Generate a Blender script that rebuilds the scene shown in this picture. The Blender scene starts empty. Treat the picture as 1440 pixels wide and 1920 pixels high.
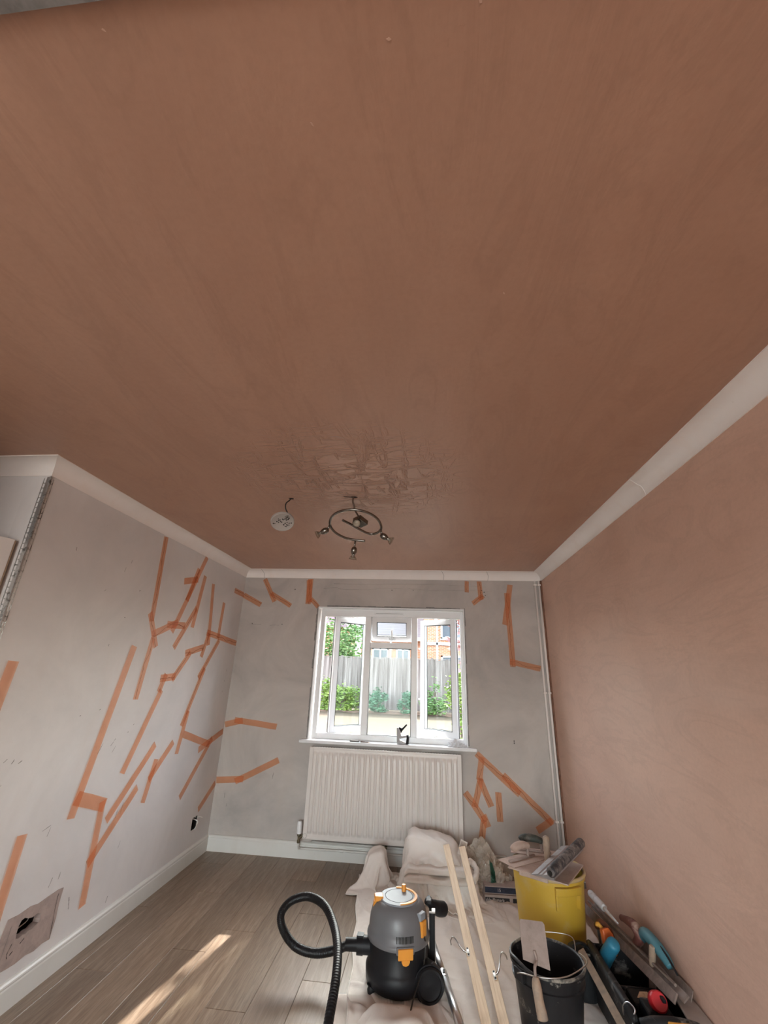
import bpy, bmesh, math, random
import numpy as np
from mathutils import Vector, Matrix, noise
PI = math.pi
scene = bpy.context.scene
col = scene.collection

# ------------------------------------------------------------------ camera
F_PX = 792.97
cam_d = bpy.data.cameras.new('camera')
cam = bpy.data.objects.new('camera', cam_d)
col.objects.link(cam)
def cam_axes(tilt, roll, yaw):
    fwd = Vector((math.sin(yaw)*math.cos(tilt), math.cos(yaw)*math.cos(tilt), math.sin(tilt)))
    right = Vector((math.cos(yaw), -math.sin(yaw), 0)); up = right.cross(fwd)
    return (math.cos(roll)*right + math.sin(roll)*up, -math.sin(roll)*right + math.cos(roll)*up, fwd)
cr, cu, cf = cam_axes(0.36, 0.0355, -0.1113)
CAM = Vector((0, 0, 1.4601))
cam.matrix_world = Matrix(((cr.x, cu.x, -cf.x, CAM.x), (cr.y, cu.y, -cf.y, CAM.y), (cr.z, cu.z, -cf.z, CAM.z), (0, 0, 0, 1)))
cam_d.sensor_fit = 'HORIZONTAL'; cam_d.sensor_width = 36.0
cam_d.lens = F_PX/1440*36.0
cam_d.clip_start = 0.02; cam_d.clip_end = 300
scene.camera = cam

# ------------------------------------------------------------------ light
world = bpy.data.worlds.new('sky'); scene.world = world; world.use_nodes = True
wn = world.node_tree.nodes; wl = world.node_tree.links
sky = wn.new('ShaderNodeTexSky'); sky.sky_type = 'NISHITA'
sky.sun_disc = False; sky.sun_elevation = math.radians(38.5); sky.sun_rotation = math.radians(10)
sky.air_density = 1.0; sky.dust_density = 2.5; sky.ozone_density = 1.0
hsv = wn.new('ShaderNodeHueSaturation'); hsv.inputs['Saturation'].default_value = 0.45
wl.new(sky.outputs[0], hsv.inputs['Color'])
wl.new(hsv.outputs[0], wn['Background'].inputs[0])
wn['Background'].inputs[1].default_value = 1.0
SUN_DIR = Vector((-0.165, -0.986, -0.80)).normalized()      # the way the light travels
sd = bpy.data.lights.new('sun', 'SUN'); sd.energy = 6.0; sd.angle = math.radians(0.6); sd.color = (1.0, 0.93, 0.82)
sun = bpy.data.objects.new('sun', sd); col.objects.link(sun)
sun.rotation_euler = SUN_DIR.to_track_quat('-Z', 'Y').to_euler(); sun.location = (2, 20, 16)
vs = scene.view_settings
vs.view_transform = 'Standard'; vs.look = 'None'; vs.exposure = 1.22; vs.gamma = 1.0; vs.use_curve_mapping = False
scene.cycles.max_bounces = 8; scene.cycles.diffuse_bounces = 5; scene.cycles.transparent_max_bounces = 14
scene.cycles.sample_clamp_indirect = 6.0
scene.cycles.use_denoising = True; scene.cycles.adaptive_threshold = 0.02
# daylight portals sit in the openings of the room and only guide the sampling of the sky
def portal(name, loc, rot, sx, sy):
    d = bpy.data.lights.new(name, 'AREA'); d.shape = 'RECTANGLE'; d.size = sx; d.size_y = sy; d.cycles.is_portal = True
    o = bpy.data.objects.new(name, d); col.objects.link(o); o.location = loc; o.rotation_euler = rot
portal('front_window_portal', (-0.374, 4.50, 1.45), (-PI/2, 0, 0), 1.5, 1.25)
# added area lamp at the rear doors behind the viewer, brightens the room like daylight
rl = bpy.data.lights.new('rear_daylight_fill', 'AREA'); rl.shape = 'RECTANGLE'; rl.size = 2.5; rl.size_y = 2.05; rl.energy = 54; rl.color = (1.0, 0.985, 0.965)
rlo = bpy.data.objects.new('rear_daylight_fill', rl); col.objects.link(rlo); rlo.location = (-0.45, -3.95, 1.12); rlo.rotation_euler = (PI/2-math.radians(28), 0, 0)

# ------------------------------------------------------------------ helpers
ORG = {}
def link(o, parent=None):
    col.objects.link(o)
    if parent is not None: o.parent = parent
    return o
def tag(o, label=None, cat=None, group=None, kind=None):
    if label: o['label'] = label
    if cat: o['category'] = cat
    if group: o['group'] = group
    if kind: o['kind'] = kind
    return o
def thing(name, loc, label=None, cat=None, group=None, kind=None):
    o = bpy.data.objects.new(name, None); o.empty_display_size = 0.05
    link(o); o.location = loc; ORG[o.name] = Vector(loc)
    return tag(o, label, cat, group, kind)
def new_obj(name, me, parent=None, org=None):
    """mesh data given in world coordinates; the object's origin goes to org (top level) or to the parent's origin"""
    o = bpy.data.objects.new(name, me)
    if parent is not None:
        g = ORG[parent.name]; me.transform(Matrix.Translation(-g)); link(o, parent); ORG[o.name] = g
    else:
        g = Vector(org) if org is not None else Vector((0, 0, 0))
        me.transform(Matrix.Translation(-g)); link(o); o.location = g; ORG[o.name] = g
    return o
def axis_frame(d):
    d = d.normalized(); a = Vector((0, 0, 1)) if abs(d.z) < 0.9 else Vector((1, 0, 0))
    u = d.cross(a).normalized(); return u, d.cross(u).normalized()
def smooth_path(pts, n=8, closed=False):
    P = [Vector(p) for p in pts]; out = []; m = len(P)
    rng = range(m if closed else m-1)
    for i in rng:
        if closed: p0, p1, p2, p3 = P[(i-1) % m], P[i], P[(i+1) % m], P[(i+2) % m]
        else: p0, p1, p2, p3 = P[max(i-1, 0)], P[i], P[i+1], P[min(i+2, m-1)]
        for k in range(n):
            t = k/n
            out.append(0.5*((2*p1)+(-p0+p2)*t+(2*p0-5*p1+4*p2-p3)*t*t+(-p0+3*p1-3*p2+p3)*t**3))
    if not closed: out.append(P[-1].copy())
    return out
class MB:
    def __init__(s): s.v = []; s.f = []
    def add(s, vs, fs, M=None):
        b = len(s.v)
        s.v += [(M @ Vector(p)) if M is not None else Vector(p) for p in vs]
        s.f += [tuple(b+i for i in f) for f in fs]; return s
    def box(s, c, d, M=None):
        x, y, z = c; a, b, e = d[0]/2, d[1]/2, d[2]/2
        vs = [(x-a, y-b, z-e), (x+a, y-b, z-e), (x+a, y+b, z-e), (x-a, y+b, z-e), (x-a, y-b, z+e), (x+a, y-b, z+e), (x+a, y+b, z+e), (x-a, y+b, z+e)]
        return s.add(vs, [(0, 3, 2, 1), (4, 5, 6, 7), (0, 1, 5, 4), (1, 2, 6, 5), (2, 3, 7, 6), (3, 0, 4, 7)], M)
    def span(s, x0, x1, y0, y1, z0, z1, M=None):
        return s.box(((x0+x1)/2, (y0+y1)/2, (z0+z1)/2), (x1-x0, y1-y0, z1-z0), M)
    def tube(s, path, r, seg=10, closed=False, caps=True, M=None):
        P = [Vector(p) for p in path]; n = len(P); R_ = r if hasattr(r, '__len__') else [r]*n
        vs = []; fs = []; u = None
        for i, p in enumerate(P):
            if closed: d = P[(i+1) % n]-P[i-1]
            else: d = P[min(i+1, n-1)]-P[max(i-1, 0)]
            d = d.normalized()
            if u is None: u, w = axis_frame(d)
            else:
                u = (u-d*u.dot(d)).normalized(); w = d.cross(u)
            for k in range(seg):
                a = 2*PI*k/seg; vs.append(p+(u*math.cos(a)+w*math.sin(a))*R_[i])
        for i in range(n if closed else n-1):
            j = (i+1) % n
            for k in range(seg):
                k2 = (k+1) % seg; fs.append((i*seg+k, i*seg+k2, j*seg+k2, j*seg+k))
        if caps and not closed:
            fs.append(tuple(range(seg))[::-1]); fs.append(tuple((n-1)*seg+k for k in range(seg)))
        return s.add(vs, fs, M)
    def cyl(s, p0, p1, r0, r1=None, seg=20, M=None):
        return s.tube([p0, p1], [r0, r0 if r1 is None else r1], seg, M=M)
    def lathe(s, prof, seg=32, M=None, cap0=False, cap1=False, sq=None):
        vs = []; fs = []; n = len(prof)
        for (r, z) in prof:
            for k in range(seg):
                a = 2*PI*k/seg; vs.append((r*math.cos(a), r*math.sin(a), z))
        for i in range(n-1):
            for k in range(seg):
                k2 = (k+1) % seg; fs.append((i*seg+k, i*seg+k2, (i+1)*seg+k2, (i+1)*seg+k))
        if cap0: fs.append(tuple(range(seg))[::-1])
        if cap1: fs.append(tuple((n-1)*seg+k for k in range(seg)))
        return s.add(vs, fs, M)
    def prism(s, poly, h, M=None):
        """polygon in local xy, extruded 0..h along local z"""
        n = len(poly); vs = [(x, y, 0) for x, y in poly]+[(x, y, h) for x, y in poly]
        fs = [tuple(range(n))[::-1], tuple(range(n, 2*n))]+[(i, (i+1) % n, n+(i+1) % n, n+i) for i in range(n)]
        return s.add(vs, fs, M)
    def grid(s, fn, nu, nv, M=None):
        vs = [fn(i/nu, j/nv) for j in range(nv+1) for i in range(nu+1)]
        fs = [(j*(nu+1)+i, j*(nu+1)+i+1, (j+1)*(nu+1)+i+1, (j+1)*(nu+1)+i) for j in range(nv) for i in range(nu)]
        return s.add(vs, fs, M)
    def xf(s, M): s.v = [M @ p for p in s.v]; return s
    def mesh(s, name, mat=None, smooth=False, recalc=True):
        me = bpy.data.meshes.new(name); me.from_pydata([tuple(p) for p in s.v], [], s.f); me.validate()
        if recalc:
            bm = bmesh.new(); bm.from_mesh(me); bmesh.ops.recalc_face_normals(bm, faces=bm.faces); bm.to_mesh(me); bm.free()
        if mat: me.materials.append(MATS[mat] if isinstance(mat, str) else mat)
        if smooth:
            for p in me.polygons: p.use_smooth = True
        me.update(); return me
    def build(s, name, mat, parent=None, org=None, smooth=False, bevel=0.0, sub=0, auto=None, solid=0, recalc=True):
        o = new_obj(name, s.mesh(name, mat, smooth or auto is not None, recalc), parent, org)
        if auto is not None:
            sharp_by_angle(o.data, math.radians(auto))
        if solid:
            m = o.modifiers.new('thickness', 'SOLIDIFY'); m.thickness = solid; m.offset = 0
        if bevel:
            m = o.modifiers.new('bevel', 'BEVEL'); m.width = bevel; m.segments = 2; m.limit_method = 'ANGLE'; m.angle_limit = math.radians(40)
        if sub:
            m = o.modifiers.new('sub', 'SUBSURF'); m.levels = sub; m.render_levels = sub
        return o
def sharp_by_angle(me, ang):
    bm = bmesh.new(); bm.from_mesh(me)
    for e in bm.edges:
        if len(e.link_faces) == 2 and e.calc_face_angle(0) > ang: e.smooth = False
    bm.to_mesh(me); bm.free()
def T(x, y, z): return Matrix.Translation((x, y, z))
def RX(a): return Matrix.Rotation(math.radians(a), 4, 'X')
def RY(a): return Matrix.Rotation(math.radians(a), 4, 'Y')
def RZ(a): return Matrix.Rotation(math.radians(a), 4, 'Z')
def frame(o, x, y, z=None):
    """matrix with local axes x, y (world vectors, made orthonormal) at o"""
    x = Vector(x).normalized(); y = Vector(y); y = (y-x*y.dot(x)).normalized(); z = x.cross(y)
    o = Vector(o)
    return Matrix(((x.x, y.x, z.x, o.x), (x.y, y.y, z.y, o.y), (x.z, y.z, z.z, o.z), (0, 0, 0, 1)))

# ------------------------------------------------------------------ materials
MATS = {}
class NT:
    def __init__(s, name):
        m = bpy.data.materials.new(name); m.use_nodes = True; s.m = m; s.nt = m.node_tree; s.n = s.nt.nodes; s.l = s.nt.links
        s.p = s.n['Principled BSDF']; s.out = s.n['Material Output']; MATS[name] = m
        s.tc = s.n.new('ShaderNodeTexCoord')
    def set(s, **k):
        for a, b in k.items(): s.p.inputs[a.replace('_', ' ')].default_value = b
        return s
    def mapping(s, scale=(1, 1, 1), rot=(0, 0, 0), loc=(0, 0, 0), src='Object'):
        mp = s.n.new('ShaderNodeMapping'); mp.inputs['Scale'].default_value = scale; mp.inputs['Rotation'].default_value = rot; mp.inputs['Location'].default_value = loc
        s.l.new(s.tc.outputs[src], mp.inputs[0]); return mp.outputs[0]
    def noise(s, scale, detail=4, rough=0.55, vec=None, dist=0.0):
        n = s.n.new('ShaderNodeTexNoise'); n.inputs['Scale'].default_value = scale; n.inputs['Detail'].default_value = detail
        n.inputs['Roughness'].default_value = rough; n.inputs['Distortion'].default_value = dist
        s.l.new(vec if vec is not None else s.tc.outputs['Object'], n.inputs['Vector']); return n.outputs['Fac']
    def ramp(s, fac, stops):
        r = s.n.new('ShaderNodeValToRGB'); e = r.color_ramp.elements
        while len(e) < len(stops): e.new(0.5)
        for i, (p, c) in enumerate(stops):
            e[i].position = p; e[i].color = (c, c, c, 1) if not hasattr(c, '__len__') else (*c, 1)
        s.l.new(fac, r.inputs[0]); return r.outputs[0]
    def mix(s, fac, a, b, mode='MIX'):
        m = s.n.new('ShaderNodeMix'); m.data_type = 'RGBA'; m.blend_type = mode
        for i, v in ((0, fac), (6, a), (7, b)):
            sock = m.inputs[i]
            if isinstance(v, bpy.types.NodeSocket): s.l.new(v, sock)
            elif hasattr(v, '__len__'): sock.default_value = (*v, 1) if len(v) == 3 else v
            else: sock.default_value = v if i == 0 else (v, v, v, 1)
        return m.outputs[2]
    def math(s, op, a, b=0.5, c=None):
        m = s.n.new('ShaderNodeMath'); m.operation = op
        for i, v in enumerate((a, b, c)):
            if v is None: continue
            if isinstance(v, bpy.types.NodeSocket): s.l.new(v, m.inputs[i])
            else: m.inputs[i].default_value = v
        return m.outputs[0]
    def color(s, sock): s.l.new(sock, s.p.inputs['Base Color']); return s
    def rough(s, sock): s.l.new(sock, s.p.inputs['Roughness']); return s
    def bump(s, h, strength=0.3, dist=0.01):
        b = s.n.new('ShaderNodeBump'); b.inputs['Strength'].default_value = strength; b.inputs['Distance'].default_value = dist
        s.l.new(h, b.inputs['Height']); s.l.new(b.outputs[0], s.p.inputs['Normal']); return s
    def obrand(s):
        return s.n.new('ShaderNodeObjectInfo').outputs['Random']
def plain(name, c, rough=0.5, metal=0.0, var=0.08, scale=12, bump=0.0, **k):
    t = NT(name); t.set(Roughness=rough, Metallic=metal, **k)
    n = t.noise(scale, 5, 0.6)
    lo = tuple(x*(1-var) for x in c); hi = tuple(min(1, x*(1+var)) for x in c)
    t.color(t.ramp(n, [(0.3, lo), (0.7, hi)]))
    if bump: t.bump(t.noise(scale*6, 4, 0.6), bump, 0.004)
    return t
def dirty(name, c, dirt, rough=0.5, scale=9, lo=0.5, hi=0.68, metal=0.0, bump=0.15, spec=0.5):
    """a base colour with patches of dried plaster or dust on it"""
    t = NT(name); t.set(Roughness=rough, Metallic=metal, Specular_IOR_Level=spec)
    n = t.noise(scale, 8, 0.68, dist=0.4); m = t.ramp(n, [(lo, 0.0), (hi, 1.0)])
    t.color(t.mix(m, c, dirt)); t.rough(t.ramp(n, [(lo, rough), (hi, 0.85)]))
    if metal: t.l.new(t.ramp(n, [(lo, metal), (hi, 0.0)]), t.p.inputs['Metallic'])
    t.bump(n, bump, 0.004); return t

# fresh brown plaster: soft colour clouds, faint trowel sweeps
def plaster(name, dark, light, lamp=None, rough=0.5, axes=(0, 0, 0)):
    t = NT(name); cl = t.noise(1.1, 5, 0.6, dist=0.6)
    base = t.mapping((1, 1, 1), axes)
    def m2(sc, rot):
        mp = t.n.new('ShaderNodeMapping'); mp.inputs['Scale'].default_value = sc; mp.inputs['Rotation'].default_value = rot; t.l.new(base, mp.inputs[0]); return mp.outputs[0]
    st = t.noise(3.2, 6, 0.62, vec=m2((1, 0.22, 1), (0, 0, 0.25)), dist=0.8)
    sw = t.noise(2.4, 5, 0.6, vec=m2((1.6, 0.5, 1), (0, 0, -0.6)), dist=2.2)
    fine = t.noise(60, 3, 0.6)
    c = t.ramp(cl, [(0.3, dark), (0.7, light)])
    c = t.mix(t.ramp(st, [(0.45, 0.0), (0.75, 0.35)]), c, tuple(min(1, x*1.20) for x in light))
    c = t.mix(t.ramp(sw, [(0.50, 0.0), (0.56, 0.16), (0.62, 0.0)]), c, tuple(x*0.66 for x in dark))
    c = t.mix(t.ramp(fine, [(0.3, 0.14), (0.6, 0.0)]), c, tuple(x*0.7 for x in dark))
    sc = t.noise(4.5, 8, 0.75, vec=m2((0.6, 2.6, 1), (0, 0, 0.5)), dist=1.4)
    c = t.mix(t.ramp(sc, [(0.655, 0.0), (0.70, 0.30)]), c, tuple(x*0.5 for x in dark))
    h = t.math('ADD', t.math('MULTIPLY', st, 0.5), t.math('MULTIPLY', fine, 0.05))
    h = t.math('ADD', h, t.math('MULTIPLY', sw, 0.35))
    if lamp:
        # the patch that was trowelled by hand around the light: raised strokes, still damp
        mp = t.mapping((1, 1, 1), (0, 0, 0), (-lamp[0], -lamp[1], 0))
        ln = t.n.new('ShaderNodeVectorMath'); ln.operation = 'LENGTH'; t.l.new(mp, ln.inputs[0])
        mask = t.ramp(t.math('ADD', ln.outputs['Value'], t.math('MULTIPLY', cl, 0.3)), [(0.34, 1.0), (0.78, 0.0)])
        ra = t.noise(3.4, 4, 0.5, vec=t.mapping((1.0, 3.6, 1), (0, 0, 0.15)), dist=1.5)
        rb = t.noise(3.8, 4, 0.5, vec=t.mapping((3.8, 0.8, 1), (0, 0, -0.4)), dist=1.2)
        ea = t.ramp(ra, [(0.47, 0.0), (0.53, 1.0), (0.60, 0.15)]); eb = t.ramp(rb, [(0.53, 0.0), (0.58, 1.0), (0.64, 0.1)])
        rg = t.math('MULTIPLY', t.math('MAXIMUM', ea, eb), mask)
        h = t.math('ADD', h, t.math('MULTIPLY', rg, 1.5))
        c = t.mix(t.math('MULTIPLY', rg, 0.22), c, tuple(x*0.6 for x in dark))
        t.rough(t.mix(mask, rough, rough-0.10))
    else: t.rough(t.ramp(st, [(0.3, rough), (0.7, rough+0.14)]))
    t.color(c); t.bump(h, 0.55, 0.012)
    return t
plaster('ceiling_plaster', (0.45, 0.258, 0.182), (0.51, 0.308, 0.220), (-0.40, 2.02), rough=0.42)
plaster('wall_plaster', (0.60, 0.385, 0.295), (0.69, 0.47, 0.37), rough=0.55, axes=(0, PI/2, 0))

def old_paint(name, c, grey, warm, patch=0.5):
    t = NT(name); t.set(Roughness=0.62)
    a = t.noise(1.7, 6, 0.62, dist=0.7); b = t.noise(6.0, 6, 0.65, vec=t.mapping((1, 1, 0.35)), dist=0.5); f = t.noise(45, 4, 0.7)
    k = t.mix(t.ramp(a, [(0.38, 0.0), (0.72, patch)]), c, grey)
    k = t.mix(t.ramp(b, [(0.52, 0.0), (0.75, 0.35)]), k, warm)
    k = t.mix(t.ramp(f, [(0.68, 0.0), (0.76, 0.35)]), k, tuple(x*0.55 for x in c))
    t.color(k); t.bump(t.math('ADD', t.math('MULTIPLY', b, 0.6), t.math('MULTIPLY', f, 0.15)), 0.18, 0.006); return t
old_paint('wall_paint', (0.74, 0.72, 0.715), (0.60, 0.585, 0.585), (0.68, 0.63, 0.595), 0.75)
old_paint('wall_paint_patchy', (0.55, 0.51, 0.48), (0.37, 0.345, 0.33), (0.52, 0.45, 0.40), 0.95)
old_paint('coving_paint', (0.90, 0.855, 0.825), (0.80, 0.76, 0.735), (0.83, 0.71, 0.63), 0.6)
old_paint('skirting_paint', (0.72, 0.72, 0.69), (0.64, 0.65, 0.63), (0.62, 0.58, 0.52), 0.5)
MATS['skirting_paint'].node_tree.nodes['Principled BSDF'].inputs['Roughness'].default_value = 0.35
plain('plastic_white', (0.83, 0.84, 0.85), 0.28, var=0.02)
plain('sill_paint', (0.80, 0.81, 0.83), 0.3, var=0.03, scale=5)
plain('radiator_paint', (0.74, 0.70, 0.67), 0.33, var=0.03, scale=4)
plain('rubber_gasket', (0.03, 0.03, 0.035), 0.6)
plain('seal_grey', (0.22, 0.215, 0.21), 0.8, var=0.3, scale=30)
plain('hole_black', (0.012, 0.011, 0.01), 0.95)
plain('crack_dark', (0.16, 0.075, 0.045), 0.9)
plain('pencil_grey', (0.2, 0.19, 0.18), 0.9)
dirty('patch_plaster', (0.42, 0.33, 0.30), (0.30, 0.24, 0.22), 0.85, 16, 0.42, 0.7, bump=0.6)

def glass(name, tint=(0.93, 0.97, 0.96)):
    t = NT(name); t.n.remove(t.p)
    tr = t.n.new('ShaderNodeBsdfTransparent'); tr.inputs[0].default_value = (*tint, 1)
    gl = t.n.new('ShaderNodeBsdfGlossy'); gl.inputs['Roughness'].default_value = 0.02
    fr = t.n.new('ShaderNodeFresnel'); fr.inputs[0].default_value = 1.5
    mx = t.n.new('ShaderNodeMixShader'); t.l.new(t.math('MULTIPLY', fr.outputs[0], 0.32), mx.inputs[0])
    t.l.new(tr.outputs[0], mx.inputs[1]); t.l.new(gl.outputs[0], mx.inputs[2]); t.l.new(mx.outputs[0], t.out.inputs[0]); return t
glass('window_glass')
glass('bulb_glass', (0.80, 0.78, 0.74))
plain('bulb_face', (0.52, 0.47, 0.40), 0.25, var=0.3, scale=120)
def tape_mat(name, tint, body, fac):
    t = NT(name); t.n.remove(t.p)
    tr = t.n.new('ShaderNodeBsdfTransparent'); tr.inputs[0].default_value = (*tint, 1)
    df = t.n.new('ShaderNodeBsdfPrincipled'); df.inputs['Base Color'].default_value = (*body, 1); df.inputs['Roughness'].default_value = 0.4
    mx = t.n.new('ShaderNodeMixShader')
    t.l.new(t.ramp(t.noise(9, 4, 0.6), [(0.3, fac-0.06), (0.7, fac+0.06)]), mx.inputs[0])
    t.l.new(tr.outputs[0], mx.inputs[1]); t.l.new(df.outputs[0], mx.inputs[2]); t.l.new(mx.outputs[0], t.out.inputs[0]); return t
tape_mat('tape_orange', (0.98, 0.74, 0.62), (0.90, 0.40, 0.19), 0.26)
# laminate planks: grain along the plank, a tone for each plank
t = NT('laminate'); t.set(Roughness=0.38)
g1 = t.noise(5.0, 8, 0.62, vec=t.mapping((7, 0.5, 1)), dist=0.7); g2 = t.noise(26, 5, 0.6, vec=t.mapping((6, 0.35, 1)), dist=0.2)
k = t.ramp(g1, [(0.25, (0.19, 0.126, 0.084)), (0.5, (0.285, 0.207, 0.148)), (0.75, (0.375, 0.288, 0.217))])
k = t.mix(t.ramp(g2, [(0.45, 0.0), (0.62, 0.5)]), k, (0.14, 0.094, 0.065))
tone = t.ramp(t.obrand(), [(0.0, 0.82), (1.0, 1.12)])
t.color(t.mix(1.0, k, tone, 'MULTIPLY')); t.bump(g2, 0.12, 0.003); t.rough(t.ramp(g1, [(0.2, 0.32), (0.8, 0.46)]))
# cotton dust sheet
def sheet(name, c, stain):
    t = NT(name); t.set(Roughness=0.92)
    a = t.noise(4.0, 7, 0.7, dist=0.6); b = t.noise(14, 6, 0.7); w = t.noise(320, 2, 0.5)
    k = t.mix(t.ramp(a, [(0.50, 0.0), (0.74, 0.55)]), c, stain)
    k = t.mix(t.ramp(b, [(0.66, 0.0), (0.72, 0.5)]), k, tuple(x*0.62 for x in stain))
    t.color(k); t.bump(t.math('ADD', t.math('MULTIPLY', w, 0.3), b), 0.25, 0.004); return t
sheet('dust_sheet', (0.81, 0.755, 0.71), (0.56, 0.475, 0.42))
sheet('dust_sheet_pale', (0.86, 0.82, 0.78), (0.62, 0.54, 0.48))
def polythene(name):
    t = NT(name); t.n.remove(t.p)
    tr = t.n.new('ShaderNodeBsdfTransparent'); tr.inputs[0].default_value = (0.90, 0.86, 0.80, 1)
    gl = t.n.new('ShaderNodeBsdfPrincipled'); gl.inputs['Base Color'].default_value = (0.82, 0.77, 0.71, 1); gl.inputs['Roughness'].default_value = 0.14
    mx = t.n.new('ShaderNodeMixShader'); t.l.new(t.ramp(t.noise(14, 6, 0.7), [(0.3, 0.20), (0.7, 0.55)]), mx.inputs[0])
    t.l.new(tr.outputs[0], mx.inputs[1]); t.l.new(gl.outputs[0], mx.inputs[2]); t.l.new(mx.outputs[0], t.out.inputs[0]); return t
polythene('polythene')
# softwood
t = NT('softwood'); t.set(Roughness=0.6)
g = t.noise(7, 6, 0.6, vec=t.mapping((9, 9, 0.5), src='Object'), dist=0.9); s2 = t.noise(3, 3, 0.5)
k = t.ramp(g, [(0.3, (0.52, 0.35, 0.21)), (0.5, (0.70, 0.53, 0.36)), (0.75, (0.78, 0.62, 0.45))])
t.color(t.mix(t.ramp(s2, [(0.62, 0.0), (0.7, 0.5)]), k, (0.24, 0.14, 0.075))); t.bump(g, 0.15, 0.003)
plain('vac_grey', (0.150, 0.152, 0.162), 0.36, var=0.05, bump=0.05)
plain('vac_lid', (0.26, 0.29, 0.33), 0.55, var=0.05)
plain('vac_black', (0.012, 0.0125, 0.015), 0.45, var=0.2, bump=0.05, Specular_IOR_Level=0.25)
plain('vac_orange', (0.80, 0.33, 0.045), 0.42, var=0.05)
plain('hose_black', (0.010, 0.0105, 0.0125), 0.38, var=0.2, Specular_IOR_Level=0.3)
plain('chrome', (0.74, 0.77, 0.80), 0.30, metal=1.0, var=0.04)
plain('lamp_chrome', (0.22, 0.205, 0.185), 0.22, metal=1.0, var=0.12, scale=40)
plain('steel', (0.55, 0.54, 0.52), 0.3, metal=1.0, var=0.12)
dirty('bead_metal', (0.56, 0.56, 0.55), (0.12, 0.11, 0.10), 0.38, 26, 0.5, 0.62, metal=0.8)
dirty('tub_yellow', (0.60, 0.385, 0.045), (0.56, 0.45, 0.25), 0.45, 5, 0.52, 0.85)
dirty('tub_rim', (0.56, 0.43, 0.19), (0.47, 0.35, 0.28), 0.7, 9, 0.38, 0.55)
dirty('bucket_black', (0.018, 0.018, 0.02), (0.27, 0.25, 0.22), 0.42, 15, 0.60, 0.68, spec=0.25)
dirty('bucket_rim', (0.03, 0.03, 0.032), (0.34, 0.31, 0.26), 0.5, 14, 0.48, 0.62)
dirty('plaster_crust', (0.50, 0.385, 0.325), (0.40, 0.295, 0.245), 0.85, 14, 0.4, 0.7, bump=0.4)
dirty('darby_metal', (0.24, 0.180, 0.155), (0.15, 0.115, 0.10), 0.55, 22, 0.4, 0.7, bump=0.2)
dirty('trowel_blade', (0.35, 0.275, 0.245), (0.26, 0.205, 0.185), 0.7, 22, 0.4, 0.7, bump=0.2)
dirty('wood_handle_dusty', (0.40, 0.29, 0.21), (0.28, 0.225, 0.185), 0.7, 24, 0.42, 0.66)
dirty('spatula_metal', (0.46, 0.46, 0.48), (0.40, 0.35, 0.325), 0.34, 13, 0.5, 0.66, metal=0.8)
dirty('spatula_grip', (0.028, 0.028, 0.034), (0.30, 0.265, 0.245), 0.55, 26, 0.42, 0.66)
dirty('grip_green_dark', (0.035, 0.043, 0.036), (0.16, 0.14, 0.12), 0.6, 20, 0.5, 0.7)
dirty('grip_brown', (0.16, 0.055, 0.045), (0.38, 0.27, 0.22), 0.5, 10, 0.52, 0.62)
plain('grip_blue', (0.03, 0.20, 0.32), 0.45, var=0.12)
plain('grip_blue_pale', (0.065, 0.20, 0.25), 0.5, var=0.2)
plain('plastic_orange', (0.62, 0.13, 0.025), 0.45, var=0.12)
plain('plastic_red', (0.55, 0.02, 0.03), 0.35, var=0.1)
plain('plastic_yellow', (0.66, 0.34, 0.05), 0.45, var=0.1)
plain('plastic_brown', (0.12, 0.035, 0.015), 0.5, var=0.2)
dirty('tote_black', (0.016, 0.017, 0.019), (0.25, 0.24, 0.23), 0.5, 12, 0.56, 0.68, spec=0.25)
dirty('sealant_white', (0.68, 0.69, 0.72), (0.45, 0.41, 0.38), 0.4, 20, 0.55, 0.7)
plain('board_grey', (0.33, 0.275, 0.25), 0.8, var=0.12)
plain('card_white', (0.74, 0.70, 0.65), 0.7, var=0.05)
plain('card_pack', (0.43, 0.37, 0.35), 0.75, var=0.12, scale=20)
plain('print_navy', (0.022, 0.032, 0.065), 0.6, var=0.35, scale=60)
plain('print_black', (0.018, 0.018, 0.022), 0.6)
plain('print_white', (0.62, 0.58, 0.56), 0.7)
plain('print_green', (0.012, 0.075, 0.045), 0.4, var=0.3, scale=40)
plain('cable_black', (0.02, 0.018, 0.016), 0.45)
plain('cable_brown', (0.10, 0.055, 0.035), 0.5)
plain('cable_white', (0.75, 0.73, 0.70), 0.4)
plain('brass_dull', (0.20, 0.18, 0.12), 0.45, metal=0.7, var=0.2)
plain('staple_chrome', (0.60, 0.62, 0.64), 0.22, metal=1.0)
plain('door_paint', (0.70, 0.67, 0.65), 0.4, var=0.03, scale=3)
plain('door_edge_wood', (0.30, 0.22, 0.15), 0.6, var=0.15)
# outside
t = NT('dry_lawn'); t.set(Roughness=0.95)
a = t.noise(0.9, 7, 0.7, dist=0.5); b = t.noise(16, 6, 0.75)
k = t.ramp(a, [(0.3, (0.045, 0.028, 0.009)), (0.55, (0.062, 0.039, 0.014)), (0.75, (0.034, 0.028, 0.009))])
t.color(t.mix(t.ramp(b, [(0.4, 0.0), (0.7, 0.55)]), k, (0.020, 0.013, 0.005))); t.bump(b, 0.6, 0.03)
plain('soil', (0.16, 0.10, 0.065), 0.95, var=0.3, scale=4)
t = NT('fence_wood'); t.set(Roughness=0.85)
g = t.noise(3.0, 4, 0.6, vec=t.mapping((3.1, 3, 0.16))); 
t.color(t.ramp(g, [(0.35, (0.135, 0.11, 0.095)), (0.65, (0.30, 0.26, 0.235))]))
def leafmat(name, a, b):
    t = NT(name); t.set(Roughness=0.55); n = t.noise(2.2, 3, 0.6)
    t.color(t.ramp(n, [(0.3, a), (0.7, b)])); return t
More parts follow.
